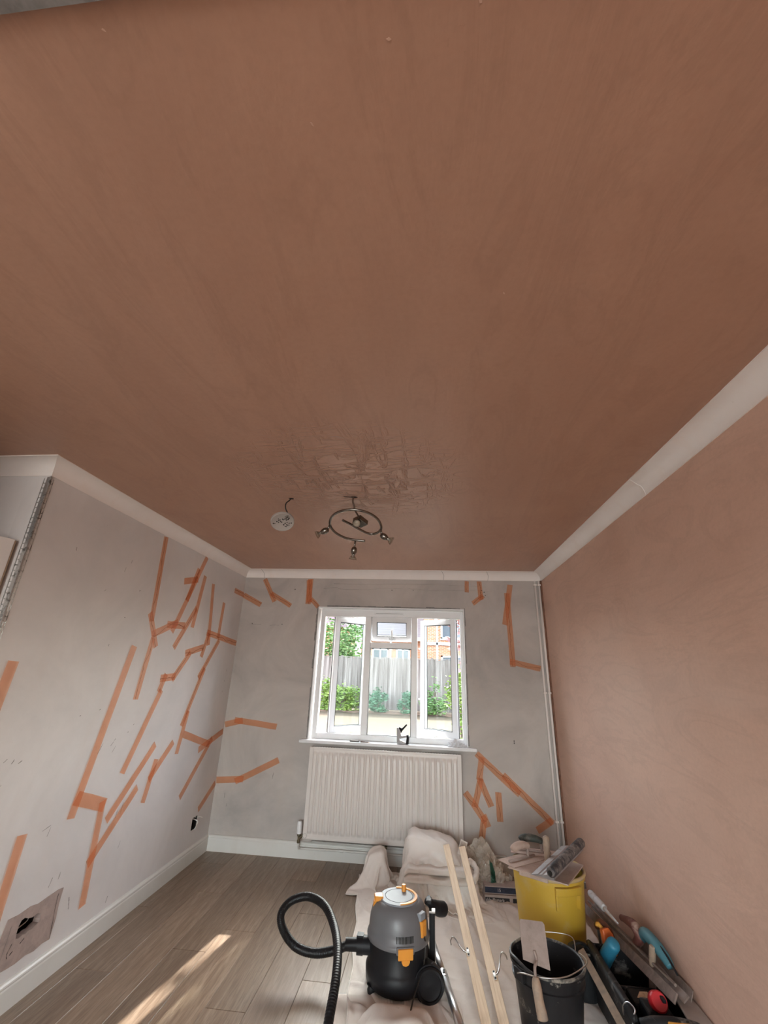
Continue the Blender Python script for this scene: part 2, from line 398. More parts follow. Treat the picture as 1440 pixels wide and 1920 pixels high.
leafmat('leaf_lime', (0.11, 0.20, 0.035), (0.26, 0.34, 0.07))
leafmat('leaf_mid', (0.07, 0.16, 0.04), (0.17, 0.27, 0.07))
leafmat('leaf_blue_green', (0.035, 0.12, 0.06), (0.09, 0.21, 0.10))
leafmat('leaf_pink', (0.30, 0.14, 0.14), (0.46, 0.27, 0.24))
plain('bark', (0.14, 0.10, 0.075), 0.9, var=0.3)
t = NT('brick_orange'); t.set(Roughness=0.85)
br = t.n.new('ShaderNodeTexBrick'); br.inputs['Color1'].default_value = (0.50, 0.19, 0.08, 1); br.inputs['Color2'].default_value = (0.40, 0.14, 0.065, 1); br.inputs['Mortar'].default_value = (0.52, 0.44, 0.36, 1)
br.inputs['Scale'].default_value = 1.0; br.inputs['Brick Width'].default_value = 0.225; br.inputs['Row Height'].default_value = 0.075; br.inputs['Mortar Size'].default_value = 0.008
t.l.new(t.mapping((1, 1, 1), (PI/2, 0, 0)), br.inputs[0]); t.color(br.outputs[0])
t = NT('roof_tile'); t.set(Roughness=0.85)
w = t.n.new('ShaderNodeTexWave'); w.inputs['Scale'].default_value = 4.4; w.bands_direction = 'Z'; w.wave_profile = 'SAW'; w.inputs['Distortion'].default_value = 0.5
t.l.new(t.tc.outputs['Object'], w.inputs[0]); t.color(t.ramp(w.outputs[0], [(0.0, (0.10, 0.085, 0.085)), (0.5, (0.19, 0.165, 0.165)), (1.0, (0.25, 0.22, 0.22))]))
t = NT('roof_tile_plum'); t.set(Roughness=0.85)
w = t.n.new('ShaderNodeTexWave'); w.inputs['Scale'].default_value = 2.6; w.bands_direction = 'Z'; w.wave_profile = 'SAW'
t.l.new(t.tc.outputs['Object'], w.inputs[0]); t.color(t.ramp(w.outputs[0], [(0.0, (0.13, 0.075, 0.09)), (1.0, (0.26, 0.165, 0.185))]))
plain('far_glass', (0.10, 0.12, 0.14), 0.1)
# ------------------------------------------------------------------ room shell
XL, XR, YF, HC, YE, COV = -1.88, 1.078, 4.178, 2.4, 1.747, 0.078
XW, YR = -3.2, -4.00                    # the far side of the alcove on the left, the rear wall behind the viewer
def wall_holes(mb, u0, u1, z0, z1, holes, place):
    """rectangles of a wall around its holes; place(u0,u1,z0,z1) adds one box"""
    us = sorted({u0, u1, *[h[0] for h in holes], *[h[1] for h in holes]}); zs = sorted({z0, z1, *[h[2] for h in holes], *[h[3] for h in holes]})
    for a, b in zip(us, us[1:]):
        for c, d in zip(zs, zs[1:]):
            if not any(h[0]-1e-6 <= a and b <= h[1]+1e-6 and h[2]-1e-6 <= c and d <= h[3]+1e-6 for h in holes): place(a, b, c, d)
def merged(mb):
    seen = {}; idx = []; vs = []
    for p in mb.v:
        k = (round(p.x, 5), round(p.y, 5), round(p.z, 5))
        if k not in seen: seen[k] = len(vs); vs.append(p)
        idx.append(seen[k])
    fc = {}
    for f in mb.f:
        g = tuple(idx[i] for i in f); key = tuple(sorted(g)); fc[key] = None if key in fc else g
    mb.v = vs; mb.f = [g for g in fc.values() if g]; return mb
def struct(o): o['kind'] = 'structure'; return o

floor = struct(MB().span(XW-0.1, XR+0.1, YR-0.1, YF+0.1, -0.12, -0.008).build('floor', 'seal_grey', org=(0, 0, -0.008)))
ceiling = struct(MB().span(XW-0.1, XR+0.1, 0.274, YF+0.25, HC, HC+0.12).build('ceiling', 'ceiling_plaster', org=(0, 0, HC)))
struct(MB().span(XW-0.1, XR+0.1, YR-0.1, 0.270, HC-0.006, HC+0.12).build('trim_6', 'coving_paint'))
struct(MB().span(XW-0.1, XR+0.1, 0.262, 0.278, HC-0.009, HC+0.02).build('trim_7', 'seal_grey'))

m = MB(); wall_holes(m, XL-0.1, XR+0.1, 0, HC, [(-1.085, 0.337, 0.845, 2.04)], lambda a, b, c, d: m.span(a, b, YF, YF+0.25, c, d))
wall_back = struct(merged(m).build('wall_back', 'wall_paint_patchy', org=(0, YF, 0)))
HOLE = (2.300, 2.448, 0.248, 0.340); SOCK = (3.855, 3.932, 0.226, 0.312)
m = MB(); wall_holes(m, YE, YF, 0, HC, [HOLE, SOCK], lambda a, b, c, d: m.span(XL-0.12, XL, a, b, c, d))
wall_left = struct(merged(m).build('wall_left', 'wall_paint', org=(XL, YE, 0)))
m = MB(); wall_holes(m, XW, XL-0.12, 0, HC, [(-2.72, XL-0.12, 0, 2.0)], lambda a, b, c, d: m.span(a, b, YE, YE+0.12, c, d))
wall_return = struct(merged(m).build('wall_return', 'wall_paint', org=(XW, YE, 0)))
struct(MB().span(XW-0.1, XL-0.12, YE+1.1, YE+1.2, 0, HC).build('wall_hall', 'wall_paint'))
struct(MB().span(XW-0.1, XW, 0.82, YE+1.1, 0, HC).build('wall_far_left', 'wall_paint'))
struct(MB().span(XL-0.12, XL, YR, 0.94, 0, HC).span(XW-0.1, XL-0.12, 0.82, 0.94, 0, HC).build('shade_wall_near_left', 'wall_paint'))  # unseen wall added to keep the rear light off the return face
wall_right = struct(MB().span(XR, XR+0.12, YR, YF, 0, HC).build('wall_right', 'wall_plaster', org=(XR, 0, 0)))
m = MB(); wall_holes(m, XL-0.12, XR+0.12, 0, HC, [(-1.75, 0.85, 0.05, 2.20)], lambda a, b, c, d: m.span(a, b, YR-0.12, YR, c, d))
struct(merged(m).build('wall_rear', 'wall_paint', org=(0, YR, 0)))

# laminate planks, laid towards the window
PW, PL = 0.192, 1.285
rnd = random.Random(5)
pm = {}
def plank_mesh(w, l):
    k = (round(w, 3), round(l, 3))
    if k not in pm:
        b = 0.0016; h = 0.009
        vs = [(0, 0, 0), (w, 0, 0), (w, l, 0), (0, l, 0), (0, 0, h-b), (w, 0, h-b), (w, l, h-b), (0, l, h-b), (b, b, h), (w-b, b, h), (w-b, l-b, h), (b, l-b, h)]
        fs = [(0, 3, 2, 1), (0, 1, 5, 4), (1, 2, 6, 5), (2, 3, 7, 6), (3, 0, 4, 7), (4, 5, 9, 8), (5, 6, 10, 9), (6, 7, 11, 10), (7, 4, 8, 11), (8, 9, 10, 11)]
        pm[k] = MB().add(vs, fs).mesh('plank', 'laminate', recalc=False)
    return pm[k]
x = XL-0.1
row = 0
offs = [0.45, 1.05, 0.2, 0.82, 0.6, 1.2, 0.35, 0.95]
while x < XR:
    y = YR - offs[row % 8]
    while y < YF:
        y0, y1 = max(y, YR), min(y+PL, YF)
        if y1-y0 > 0.03:
            o = bpy.data.objects.new('plank', plank_mesh(min(PW, XR-x)-0.0008, y1-y0-0.0008)); link(o, floor)
            o.location = Vector((x, y0, -0.009))-ORG['floor']
        y += PL
    x += PW; row += 1
m = MB().span(XW, XL-0.1, YR, YE+1.1, -0.008, 0.0); struct(m.build('floor_hall', 'laminate'))

# coving: a concave run with mitred corners
def cove(name, A, B):
    """A(d), B(d): plan position of the two ends at distance d from the wall"""
    prof = [(COV, 0.0), (COV, 0.004)]
    for k in range(9):
        a = PI/2*k/8; prof.append((COV-0.004-(COV-0.008)*math.sin(a) if False else 0.004+(COV-0.008)*(1-math.sin(a)), 0.004+(COV-0.008)*(1-math.cos(a))))
    prof += [(0.004, COV), (0.0, COV), (0.0, 0.0)]
    vs = []; n = len(prof)
    for E in (A, B):
        for d, h in prof: p = E(d); vs.append((p[0], p[1], HC-h))
    fs = [(i, (i+1) % n, n+(i+1) % n, n+i) for i in range(n)]+[tuple(range(n))[::-1], tuple(range(n, 2*n))]
    o = struct(MB().add(vs, fs).build(name, 'coving_paint', org=(*A(0)[:2], HC-COV), auto=40)); return o
cove('trim_1', lambda d: (XL+d, YE-d), lambda d: (XL+d, YF-d))
cove('trim_2', lambda d: (XL+d, YF-d), lambda d: (XR-d, YF-d))
cove('trim_3', lambda d: (XR-d, YF-d), lambda d: (XR-d, YR))
cove('trim_4', lambda d: (XW, YE-d), lambda d: (XL+d, YE-d))
# joints and old brush ridges in the coving
tj = bpy.data.objects['trim_3']
for yy in (2.03,):
    p = [(XR-COV+0.002, yy, HC-0.003), (XR-COV*0.52, yy+0.012, HC-COV*0.30), (XR-COV*0.30, yy+0.006, HC-COV*0.52), (XR-0.003, yy+0.02, HC-COV+0.002)]
    MB().tube(smooth_path(p, 4), 0.0022, 5).build('joint_ridge', 'coving_paint', tj, smooth=True)
tb = bpy.data.objects['trim_2']
for xx in (-1.70, 0.56, 0.13):
    p = [(xx, YF-COV*0.9, HC-0.005), (xx+0.012, YF-COV*0.52, HC-COV*0.30), (xx+0.02, YF-COV*0.30, HC-COV*0.52), (xx+0.016, YF-0.004, HC-COV)]
    MB().tube(smooth_path(p, 4), 0.0013, 5).build('crack', 'pencil_grey', tb, smooth=True)

# skirting boards
def skirting(name, A, B):
    prof = [(0, 0), (0.018, 0), (0.018, 0.085), (0.0155, 0.093), (0.0175, 0.098), (0.0165, 0.105), (0.011, 0.112), (0.005, 0.115), (0, 0.115)]
    n = len(prof); vs = [(*E(d), h) for E in (A, B) for d, h in prof]
    fs = [(i, (i+1) % n, n+(i+1) % n, n+i) for i in range(n)]+[tuple(range(n))[::-1], tuple(range(n, 2*n))]
    return struct(MB().add(vs, fs).build(name, 'skirting_paint', org=(*A(0), 0)))
skirting('baseboard_left', lambda d: (XL+d, YE), lambda d: (XL+d, YF-d))
skirting('baseboard_back', lambda d: (XL+d, YF-d), lambda d: (XR, YF-d))

# metal corner bead on the end of the left wall
cb = thing('corner_bead', (XL, YE, 0.0), 'galvanised perforated metal corner bead on the end of the left wall', 'corner bead')
MB().tube([(XL+0.002, YE-0.002, 0.0), (XL+0.002, YE-0.002, HC-COV-0.003)], 0.0035, 8).build('bead_nose', 'bead_metal', cb, smooth=True)
MB().span(XL, XL+0.0015, YE, YE+0.007, 0.0, HC-COV-0.006).span(XL-0.020, XL, YE-0.0015, YE, 0.0, HC-COV-0.006).build('flange', 'bead_metal', cb)
m = MB(); z = 0.02
while z < HC-COV-0.04:
    m.box((XL+0.0008, YE+0.012, z), (0.0014, 0.011, 0.004), None)
    m.box((XL+0.0008, YE+0.0175, z+0.014), (0.0014, 0.003, 0.026))
    z += 0.026
m.build('mesh_wing', 'bead_metal', cb)
m = MB(); z = 0.02
while z < HC-COV-0.04:
    m.box((XL-0.026, YE-0.0008, z), (0.012, 0.0014, 0.005)); m.box((XL-0.033, YE-0.0008, z+0.014), (0.004, 0.0014, 0.026)); z += 0.026
m.build('mesh_wing', 'bead_metal', cb)

# the white door that stands open beside it
dr = thing('door_1', (-1.945, 1.735, 0), kind='structure')
DM = T(-1.945, 1.728, 0.006) @ RZ(-111.0)
d = MB().span(0, 0.74, -0.02, 0.02, 0, 1.975, DM).build('door_leaf', 'door_paint', dr, bevel=0.002)
MB().span(-0.006, 0.0, -0.018, 0.018, 0.002, 1.97, DM).build('door_edge', 'door_edge_wood', dr)
for s in (-1, 1):
    MB().cyl((0.68, s*0.02, 1.02), (0.68, s*0.06, 1.02), 0.012, seg=12, M=DM).tube(smooth_path([(0.68, s*0.06, 1.02), (0.62, s*0.062, 1.02), (0.57, s*0.06, 1.015)], 4), 0.009, 8, M=DM).build('door_handle', 'steel', d, smooth=True)
struct(MB().span(-2.72, -2.69, YE-0.005, YE+0.12, 0, 2.0).span(-2.72, XL-0.12, YE-0.005, YE+0.12, 1.985, 2.0).build('trim_5', 'door_paint'))

# rear glazed doors behind the viewer
rd = thing('door_2', (-0.55, YR-0.06, 0.05), kind='structure')
for i in range(2):
    x0 = -1.75+1.3*i
    m = MB()
    m.span(x0, x0+0.07, YR-0.09, YR-0.03, 0.05, 2.20).span(x0+1.23, x0+1.3, YR-0.09, YR-0.03, 0.05, 2.20).span(x0+0.07, x0+1.23, YR-0.09, YR-0.03, 0.05, 0.14).span(x0+0.07, x0+1.23, YR-0.09, YR-0.03, 2.12, 2.20)
    m.build('door_frame', 'plastic_white', rd); MB().span(x0+0.07, x0+1.23, YR-0.064, YR-0.058, 0.14, 2.12).build('pane', 'window_glass', rd)

# ------------------------------------------------------------------ the window
WY0, WY1 = 4.235, 4.300
win = thing('window_1', (-0.374, WY0, 0.866), kind='structure')
m = MB()
X0, X1, Z0, Z1 = -1.066, 0.330, 0.872, 2.024
OP = [(-1.022, -0.618), (-0.560, -0.165), (-0.109, 0.300)]; ZB, ZT, TR0, TR1 = 0.918, 1.958, 1.666, 1.718
m.span(X0, OP[0][0], WY0, WY1, Z0, Z1).span(OP[2][1], X1, WY0, WY1, Z0, Z1)
m.span(OP[0][0], OP[2][1], WY0, WY1, Z0, ZB).span(OP[0][0], OP[2][1], WY0, WY1, ZT, Z1)
m.span(OP[0][1], OP[1][0], WY0, WY1, ZB, ZT).span(OP[1][1], OP[2][0], WY0, WY1, ZB, ZT)
m.span(OP[1][0], OP[1][1], WY0, WY1, TR0, TR1)
merged(m).build('window_frame', 'plastic_white', win, bevel=0.003)
m = MB(); e = 0.004
for a, b, c, d in ((OP[1][0], OP[1][1], ZB, TR0),):
    m.span(a, a+e, WY0+0.006, WY0+0.04, c, d).span(b-e, b, WY0+0.006, WY0+0.04, c, d).span(a, b, WY0+0.006, WY0+0.04, c, c+e).span(a, b, WY0+0.006, WY0+0.04, d-e, d)
m.build('gasket', 'rubber_gasket', win)
MB().span(OP[1][0], OP[1][1], WY0+0.026, WY0+0.031, ZB, TR0).build('pane', 'window_glass', win)
tv = MB().span(-0.53, -0.235, WY0-0.012, WY0, 1.980, 2.000).build('trickle_vent', 'plastic_white', win, bevel=0.003)
MB().span(-0.515, -0.25, WY0-0.0135, WY0-0.012, 1.9895, 1.9915).build('vent_slot', 'seal_grey', tv)
def sash(name, w, h, M, handle, hinge):
    """opening light: local x from the hinge side, z up from its bottom edge, y outwards; hinge 'side' or 'top'"""
    b = 0.048; m = MB()
    m.span(0, b, 0, 0.05, 0, h).span(w-b, w, 0, 0.05, 0, h).span(b, w-b, 0, 0.05, 0, b).span(b, w-b, 0, 0.05, h-b, h)
    merged(m).xf(M); s = m.build(name, 'plastic_white', win, bevel=0.003)
    g = MB(); e = 0.0045
    for yy in (-0.0006, 0.0482):
        g.span(b, b+e, yy, yy+0.0025, b, h-b).span(w-b-e, w-b, yy, yy+0.0025, b, h-b).span(b, w-b, yy, yy+0.0025, b, b+e).span(b, w-b, yy, yy+0.0025, h-b-e, h-b)
    for zz in (-0.001, h-0.002): g.span(0.004, w-0.004, 0.034, 0.040, zz, zz+0.003)
    g.span(-0.002, 0.001, 0.03, 0.042, 0, h)
    g.xf(M).build('gasket', 'rubber_gasket', s)
    MB().span(b, w-b, 0.022, 0.027, b, h-b, M).build('pane', 'window_glass', s)
    for hx, hz, vert in handle:
        k = MB().box((hx, -0.006, hz), (0.022, 0.012, 0.06) if vert else (0.06, 0.012, 0.022), M)
        k.cyl((hx, -0.012, hz), (hx, -0.032, hz), 0.008, seg=10, M=M)
        if vert: k.tube(smooth_path([(hx, -0.032, hz+0.008), (hx, -0.036, hz-0.04), (hx, -0.034, hz-0.1)], 4), 0.008, 8, M=M)
        else: k.tube(smooth_path([(hx, -0.032, hz), (hx, -0.038, hz+0.05), (hx, -0.036, hz+0.10)], 4), 0.007, 8, M=M)
        k.build('handle', 'plastic_white', s, smooth=True)
    return s
SW, SH = 0.402, 1.034
LM = T(-0.908, WY0+0.012, ZB+0.003) @ RZ(42)
left_leaf = sash('casement', SW, SH, LM, [], 'side')
RM = T(0.248, WY0+0.012, ZB+0.003) @ Matrix.Scale(-1, 4, (1, 0, 0)) @ RZ(34)
right_leaf = sash('casement', SW, SH, RM, [], 'side')
for s, M in ((left_leaf, LM), (right_leaf, RM)):
    for hz in (0.30, 0.76):     # locking points on the free edge
        MB().box((SW-0.004, -0.012, hz), (0.018, 0.024, 0.012), M).box((SW-0.02, -0.022, hz), (0.04, 0.008, 0.016), M).build('catch', 'plastic_white', s, bevel=0.002)
# friction stays: steel arms from the frame to the open leaves
for sx, ox, lx in ((1, OP[0][0], -0.908), (-1, OP[2][1], 0.248)):
    for zz in (ZB+0.002, ZT-0.004):
        MB().span(min(ox+sx*0.01, ox+sx*0.34), max(ox+sx*0.01, ox+sx*0.34), WY0+0.03, WY0+0.045, zz-0.002, zz).build('stay_track', 'steel', win)
        a = Vector((ox+sx*0.26, WY0+0.037, zz+0.001)); b = Vector((lx+sx*0.17, WY0+0.125, zz+0.001))
        MB().tube([a, b], 0.004, 6).build('stay_arm', 'steel', win)
FH = ZT-TR1-0.006
FM = T(OP[1][0]+0.003, WY0+0.012, ZT-0.003) @ RX(20) @ T(0, 0, -FH)
fan = sash('fanlight', OP[1][1]-OP[1][0]-0.006, FH, FM, [(0.2, 0.026, False)], 'top')
MB().tube([(-0.36, WY0-0.01, TR1-0.01), (-0.36, WY0+0.02, TR1+0.012), (-0.36, WY0+0.10, TR1+0.05)], 0.005, 8).box((-0.36, WY0-0.008, TR1-0.016), (0.04, 0.014, 0.02)).build('stay_arm', 'plastic_white', win, smooth=False)
# plastic edge lining the opening, and the open gap of bare plaster outside it
rv = thing('trim_8', (-0.374, YF, 0.87), kind='structure')
MB().span(-1.085, -1.077, YF-0.004, WY0+0.03, 0.87, 2.04).build('reveal_lining', 'plastic_white', rv)
MB().span(0.329, 0.337, YF-0.004, WY0+0.03, 0.87, 2.04).build('reveal_lining', 'plastic_white', rv)
MB().span(-1.077, 0.329, YF-0.004, WY0+0.03, 2.032, 2.04).build('reveal_lining', 'plastic_white', rv)
m = MB(); rr = random.Random(3)
def ragged(a, b, n, f):
    for i in range(n):
        t0, t1 = i/n, (i+1)/n; f(a+(b-a)*t0, a+(b-a)*t1, 0.008+0.011*rr.random())
ragged(0.88, 2.05, 14, lambda p, q, w: m.span(-1.085-w, -1.0845, YF-0.0022, YF, p, q))
ragged(0.88, 2.05, 14, lambda p, q, w: m.span(0.3365, 0.337+w*0.6, YF-0.0022, YF, p, q))
ragged(-1.0, 0.30, 16, lambda p, q, w: m.span(p, q, YF-0.0022, YF, 2.0395, 2.04+w*0.8))
m.build('gap_strip', 'seal_grey', rv)
sl = struct(MB().span(-1.147, 0.405, 4.125, YF-0.0005, 0.845, 0.870).span(-1.0845, 0.3365, YF-0.0005, WY0+0.02, 0.845, 0.870).build('window_sill', 'sill_paint', org=(-0.37, 4.15, 0.845), bevel=0.004))

# radiator under the window
RX0, RX1, RZ0, RZ1, RFY = -1.030, 0.268, 0.165, 0.822, 4.078
rad = thing('radiator', (-0.38, 4.12, 0.165), 'white ribbed panel radiator on the wall under the window', 'radiator')
NR = 27; pit = (RX1-RX0-0.06)/NR
def rib(u):
    t = (u*NR) % 1.0
    return max(0.0, min(1.0, (0.5-abs(t-0.5))*6.0-0.55))
NU = NR*8
zl = [0, 0.02, 0.045, 0.055, 0.075, 0.09, 0.5, 0.90, 0.925, 0.945, 0.96, 0.985, 1.0]
vsr = []
for zz in zl:
    e = max(0.0, min(1.0, (zz-0.05)/0.035))*max(0.0, min(1.0, (0.955-zz)/0.035))
    for i in range(NU+1):
        u = i/NU; x = RX0+0.03+u*(RX1-RX0-0.06)
        y = RFY+0.004-0.016*rib(u)*e
        vsr.append((x, y, RZ0+zz*(RZ1-RZ0)))
fr = [(j*(NU+1)+i, j*(NU+1)+i+1, (j+1)*(NU+1)+i+1, (j+1)*(NU+1)+i) for j in range(len(zl)-1) for i in range(NU)]
MB().add(vsr, fr).build('rib_panel', 'radiator_paint', rad, auto=50)
m = MB().span(RX0, RX0+0.032, RFY, RFY+0.012, RZ0, RZ1).span(RX1-0.032, RX1, RFY, RFY+0.012, RZ0, RZ1)
m.span(RX0, RX0+0.012, RFY+0.004, RFY+0.075, RZ0+0.02, RZ1).span(RX1-0.012, RX1, RFY+0.004, RFY+0.075, RZ0+0.02, RZ1)
m.span(RX0, RX1, RFY+0.002, RFY+0.014, RZ1-0.012, RZ1+0.003).span(RX0, RX1, RFY+0.002, RFY+0.014, RZ0-0.004, RZ0+0.01)
m.build('end_panel', 'radiator_paint', rad, bevel=0.003)
MB().span(RX0+0.012, RX1-0.012, RFY+0.06, RFY+0.075, RZ0+0.02, RZ1-0.01).build('rear_panel', 'radiator_paint', rad)
m = MB()
for i in range(54): m.span(RX0+0.02+i*0.0235, RX0+0.033+i*0.0235, RFY+0.02, RFY+0.06, RZ1-0.006, RZ1-0.002)
m.build('top_grille', 'radiator_paint', rad)
for bx_ in (-0.8, 0.0): MB().span(bx_, bx_+0.03, RFY+0.075, YF-0.0005, 0.25, 0.75).build('bracket', 'radiator_paint', rad)
vx, vy = -1.066, 4.10
vl = MB().lathe([(0.010, 0), (0.013, 0.004), (0.013, 0.02), (0.009, 0.024), (0.009, 0.045), (0.015, 0.05), (0.015, 0.066)], 14, T(vx, vy, 0.125), True, True).cyl((vx, vy, 0.155), (RX0+0.005, vy, 0.187), 0.010, seg=12).build('valve_body', 'brass_dull', rad, auto=40)
MB().lathe([(0.019, 0), (0.021, 0.006), (0.020, 0.02), (0.0205, 0.06), (0.019, 0.078), (0.014, 0.086), (0.0, 0.087)], 18, T(vx, vy, 0.190), True).build('thermostat_head', 'plastic_white', rad, auto=50)
MB().tube([(-1.012+0.016*math.cos(a*PI/6), RFY-0.002, 0.185+0.016*math.sin(a*PI/6)) for a in range(12)], 0.0016, 5, closed=True).build('wire_ring', 'steel', rad)
MB().tube([(vx, vy, 0.127), (vx, vy+0.015, 0.095), ], 0.0078, 10).tube(smooth_path([(vx, vy+0.012, 0.100), (vx+0.004, 4.132, 0.080), (vx+0.03, 4.138, 0.078), (-0.7, 4.138, 0.082), (0.5, 4.138, 0.088)], 6), 0.0078, 10).build('feed_pipe', 'skirting_paint', rad, smooth=True)
MB().cyl((-0.725, 4.138, 0.0815), (-0.700, 4.138, 0.0815), 0.0115, seg=12).build('pipe_joint', 'skirting_paint', rad)
MB().tube([(RX0+0.06, 4.152, 0.125), (0.6, 4.152, 0.125)], 0.0078, 10).build('return_pipe', 'skirting_paint', rad, smooth=True)
MB().cyl((-0.36, 4.152, 0.125), (-0.34, 4.152, 0.125), 0.0125, seg=12).build('pipe_joint', 'brass_dull', rad)

# heating pipes up the corner by the plastered wall
for i, (px, lab) in enumerate(((1.014, 'white painted heating pipe up the right corner, the one farther from the plastered wall'), (1.052, 'white painted heating pipe up the right corner, hard against the plastered wall'))):
    pt = thing('heating_pipe', (px, 4.158, 0), lab, 'pipe', 'heating pipes up the corner')
    MB().tube([(px, 4.158, 0.0), (px, 4.158, HC-COV-0.002)], 0.0085 if i == 0 else 0.0095, 12).build('pipe', 'coving_paint', pt, smooth=True)
    for zz in (0.38, 1.33, 2.28):
        MB().span(px-0.014, px+0.014, 4.145, YF, zz-0.007, zz+0.007).build('pipe_clip', 'coving_paint', pt, bevel=0.003)
MB().span(1.064, XR, 4.150, YF, 0.0, HC-COV).build('plaster_edge', plain('raw_plaster_edge', (0.20, 0.10, 0.065), 0.9, var=0.35, scale=25).m, wall_right)
# ------------------------------------------------------------------ tape over the cracks
def surf(wall, u, z, off):
    return Vector((XL+off, u, z)) if wall == 'L' else Vector((u, YF-off, z))
NTAPE = 0
def tape(wall, pts, label, crack=True, w=0.05, seed=None):
    """pts: (u, z) along the strip; a pt may carry its own wall as third item"""
    global NTAPE
    NTAPE += 1; off = 0.0012+0.00009*NTAPE; r = random.Random(NTAPE*7)
    P = [(p[0], p[1], p[2] if len(p) > 2 else wall) for p in pts]
    m = MB(); vs = []; fs = []
    for (u0, z0, w0), (u1, z1, w1) in zip(P, P[1:]):
        if w0 != w1: continue
        W_ = w0
        d = Vector((u1-u0, z1-z0)); L_ = d.length; d /= L_; nrm = Vector((-d.y, d.x)); n = max(2, int(L_/0.05)); b = len(vs)
        for k in range(n+1):
            t = k/n; c = Vector((u0, z0))+d*(L_*t); j = 0.0022*noise.noise((t*3, NTAPE*1.7, 0.2))
            e = (0.006*(r.random()-0.5) if k in (0, n) else 0)
            for s in (-1, 1):
                q = c+nrm*(s*w/2+j)+d*(e*s); vs.append(surf(W_, q.x, q.y, off))
        fs += [(b+2*k, b+2*k+1, b+2*k+3, b+2*k+2) for k in range(n)]
    m.add(vs, fs); o = m.build('tape_strip', 'tape_orange', org=sum((surf(p[2], p[0], p[1], off) for p in P), Vector())/len(P), recalc=False)
    tag(o, label, 'tape', 'orange tape strips over the wall cracks')
    if crack:
        for (u0, z0, w0), (u1, z1, w1) in zip(P, P[1:]):
            if w0 != w1: continue
            W_ = w0
            d = Vector((u1-u0, z1-z0)); L_ = d.length; d /= L_; nrm = Vector((-d.y, d.x)); n = max(3, int(L_/0.025)); vs = []
            for k in range(n+1):
                t = k/n; c = Vector((u0, z0))+d*(L_*t)+nrm*(0.026*noise.noise((t*L_*9, NTAPE*3.1, 1.0)))+nrm*(0.006*(r.random()-0.5)); hw = 0.0011+0.0014*r.random()
                for s in (-1, 1): q = c+nrm*(s*hw); vs.append(surf(W_, q.x, q.y, 0.0006))
            MB().add(vs, [(2*k, 2*k+1, 2*k+3, 2*k+2) for k in range(n)]).build('crack', 'crack_dark', wall_left if W_ == 'L' else wall_back, recalc=False)
def t2(wall, u0, z0, u1, z1, label, crack=False, w=0.05): tape(wall, [(u0, z0), (u1, z1)], label, crack, w)
t2('L', 2.746, 2.315, 2.790, 1.726, 'long orange tape hanging from the left coving, nearest the metal corner bead', True)
t2('L', 2.756, 1.781, 2.897, 1.564, 'short orange tape at the lower end of the coving strip nearest the corner bead', True)
t2('L', 2.828, 1.642, 3.105, 1.754, 'orange tape rising rightward from the knot below the coving strip nearest the bead', True)
t2('L', 2.976, 1.725, 3.210, 1.739, 'short level orange tape across the foot of the long slanting coving strip', True)
t2('L', 3.349, 2.321, 3.050, 1.679, 'long slanting orange tape touching the left coving, second strip from the corner bead')
t2('L', 3.079, 2.059, 3.275, 2.114, 'short level orange tape left of the dark doubled tape under the left coving')
t2('L', 3.258, 2.199, 3.168, 1.924, 'doubled dark orange tape stuck over the slanting strip just under the left coving', True)
t2('L', 3.329, 1.892, 3.114, 1.570, 'orange tape slanting below the dark doubled tape with a crack showing through', True)
t2('L', 3.375, 2.165, 3.317, 1.736, 'plain steep orange tape just right of the dark doubled tape')
t2('L', 3.532, 2.128, 3.624, 1.618, 'upright plain orange tape, second upright from the back corner on the left wall')
t2('L', 3.786, 2.004, 3.779, 1.688, 'upright plain orange tape, nearest upright to the back corner on the left wall')
t2('L', 3.562, 1.720, 4.172, 1.668, 'level cracked orange tape running into the back corner below the two uprights', True)
t2('L', 3.603, 1.719, 3.539, 1.521, 'short steep orange tape under the left end of the level corner tape', True)
t2('L', 3.285, 1.539, 3.545, 1.599, 'short rising orange tape at the top of the stepped crack on the left wall', True)
t2('L', 3.360, 1.549, 3.173, 1.349, 'slanting orange tape forming the middle step of the stepped crack', True)
t2('L', 3.025, 1.360, 3.211, 1.373, 'short level orange tape at the lower step of the stepped crack', True)
t2('L', 2.846, 1.621, 2.799, 1.237, 'cracked orange tape dropping from the knot below the coving strip nearest the bead', True)
t2('L', 3.086, 1.390, 3.038, 1.273, 'shortest orange tape, under the lower step of the stepped crack', True)
t2('L', 3.807, 1.675, 3.551, 1.358, 'long cracked orange tape slanting down from the level corner tape', True)
t2('L', 3.629, 1.436, 3.422, 1.019, 'long cracked orange tape continuing down from the strip below the level corner tape', True)
t2('L', 3.486, 1.118, 3.423, 0.831, 'short steep orange tape crossing the left end of the V near the back corner')
t2('L', 3.473, 0.958, 3.936, 0.823, 'orange tape falling towards the back corner, left arm of the V on the left wall')
t2('L', 3.755, 0.808, 4.173, 0.899, 'orange tape rising into the back corner, right arm of the V on the left wall')
t2('L', 3.973, 0.867, 3.582, 0.514, 'long plain orange tape slanting down from the point of the V')
t2('L', 3.065, 1.285, 2.827, 0.819, 'long plain orange tape running down from the stepped crack')
t2('L', 2.669, 1.559, 2.477, 0.679, 'longest plain orange tape in the middle of the left wall', w=0.056)
t2('L', 1.862, 1.448, 1.842, 1.190, 'orange tape cut off by the left picture edge at mid-height', w=0.056)
t2('L', 3.123, 0.939, 2.774, 0.589, 'left of the two long parallel orange tapes above the right skirting end')
t2('L', 3.349, 0.923, 3.125, 0.724, 'orange tape slanting into the short steep strip right of the parallel pair')
t2('L', 3.171, 0.840, 3.108, 0.597, 'short steep orange tape just right of the two parallel strips')
t2('L', 2.480, 0.772, 2.731, 0.679, 'wide short orange tape, crossbar at the foot of the longest tape', w=0.066)
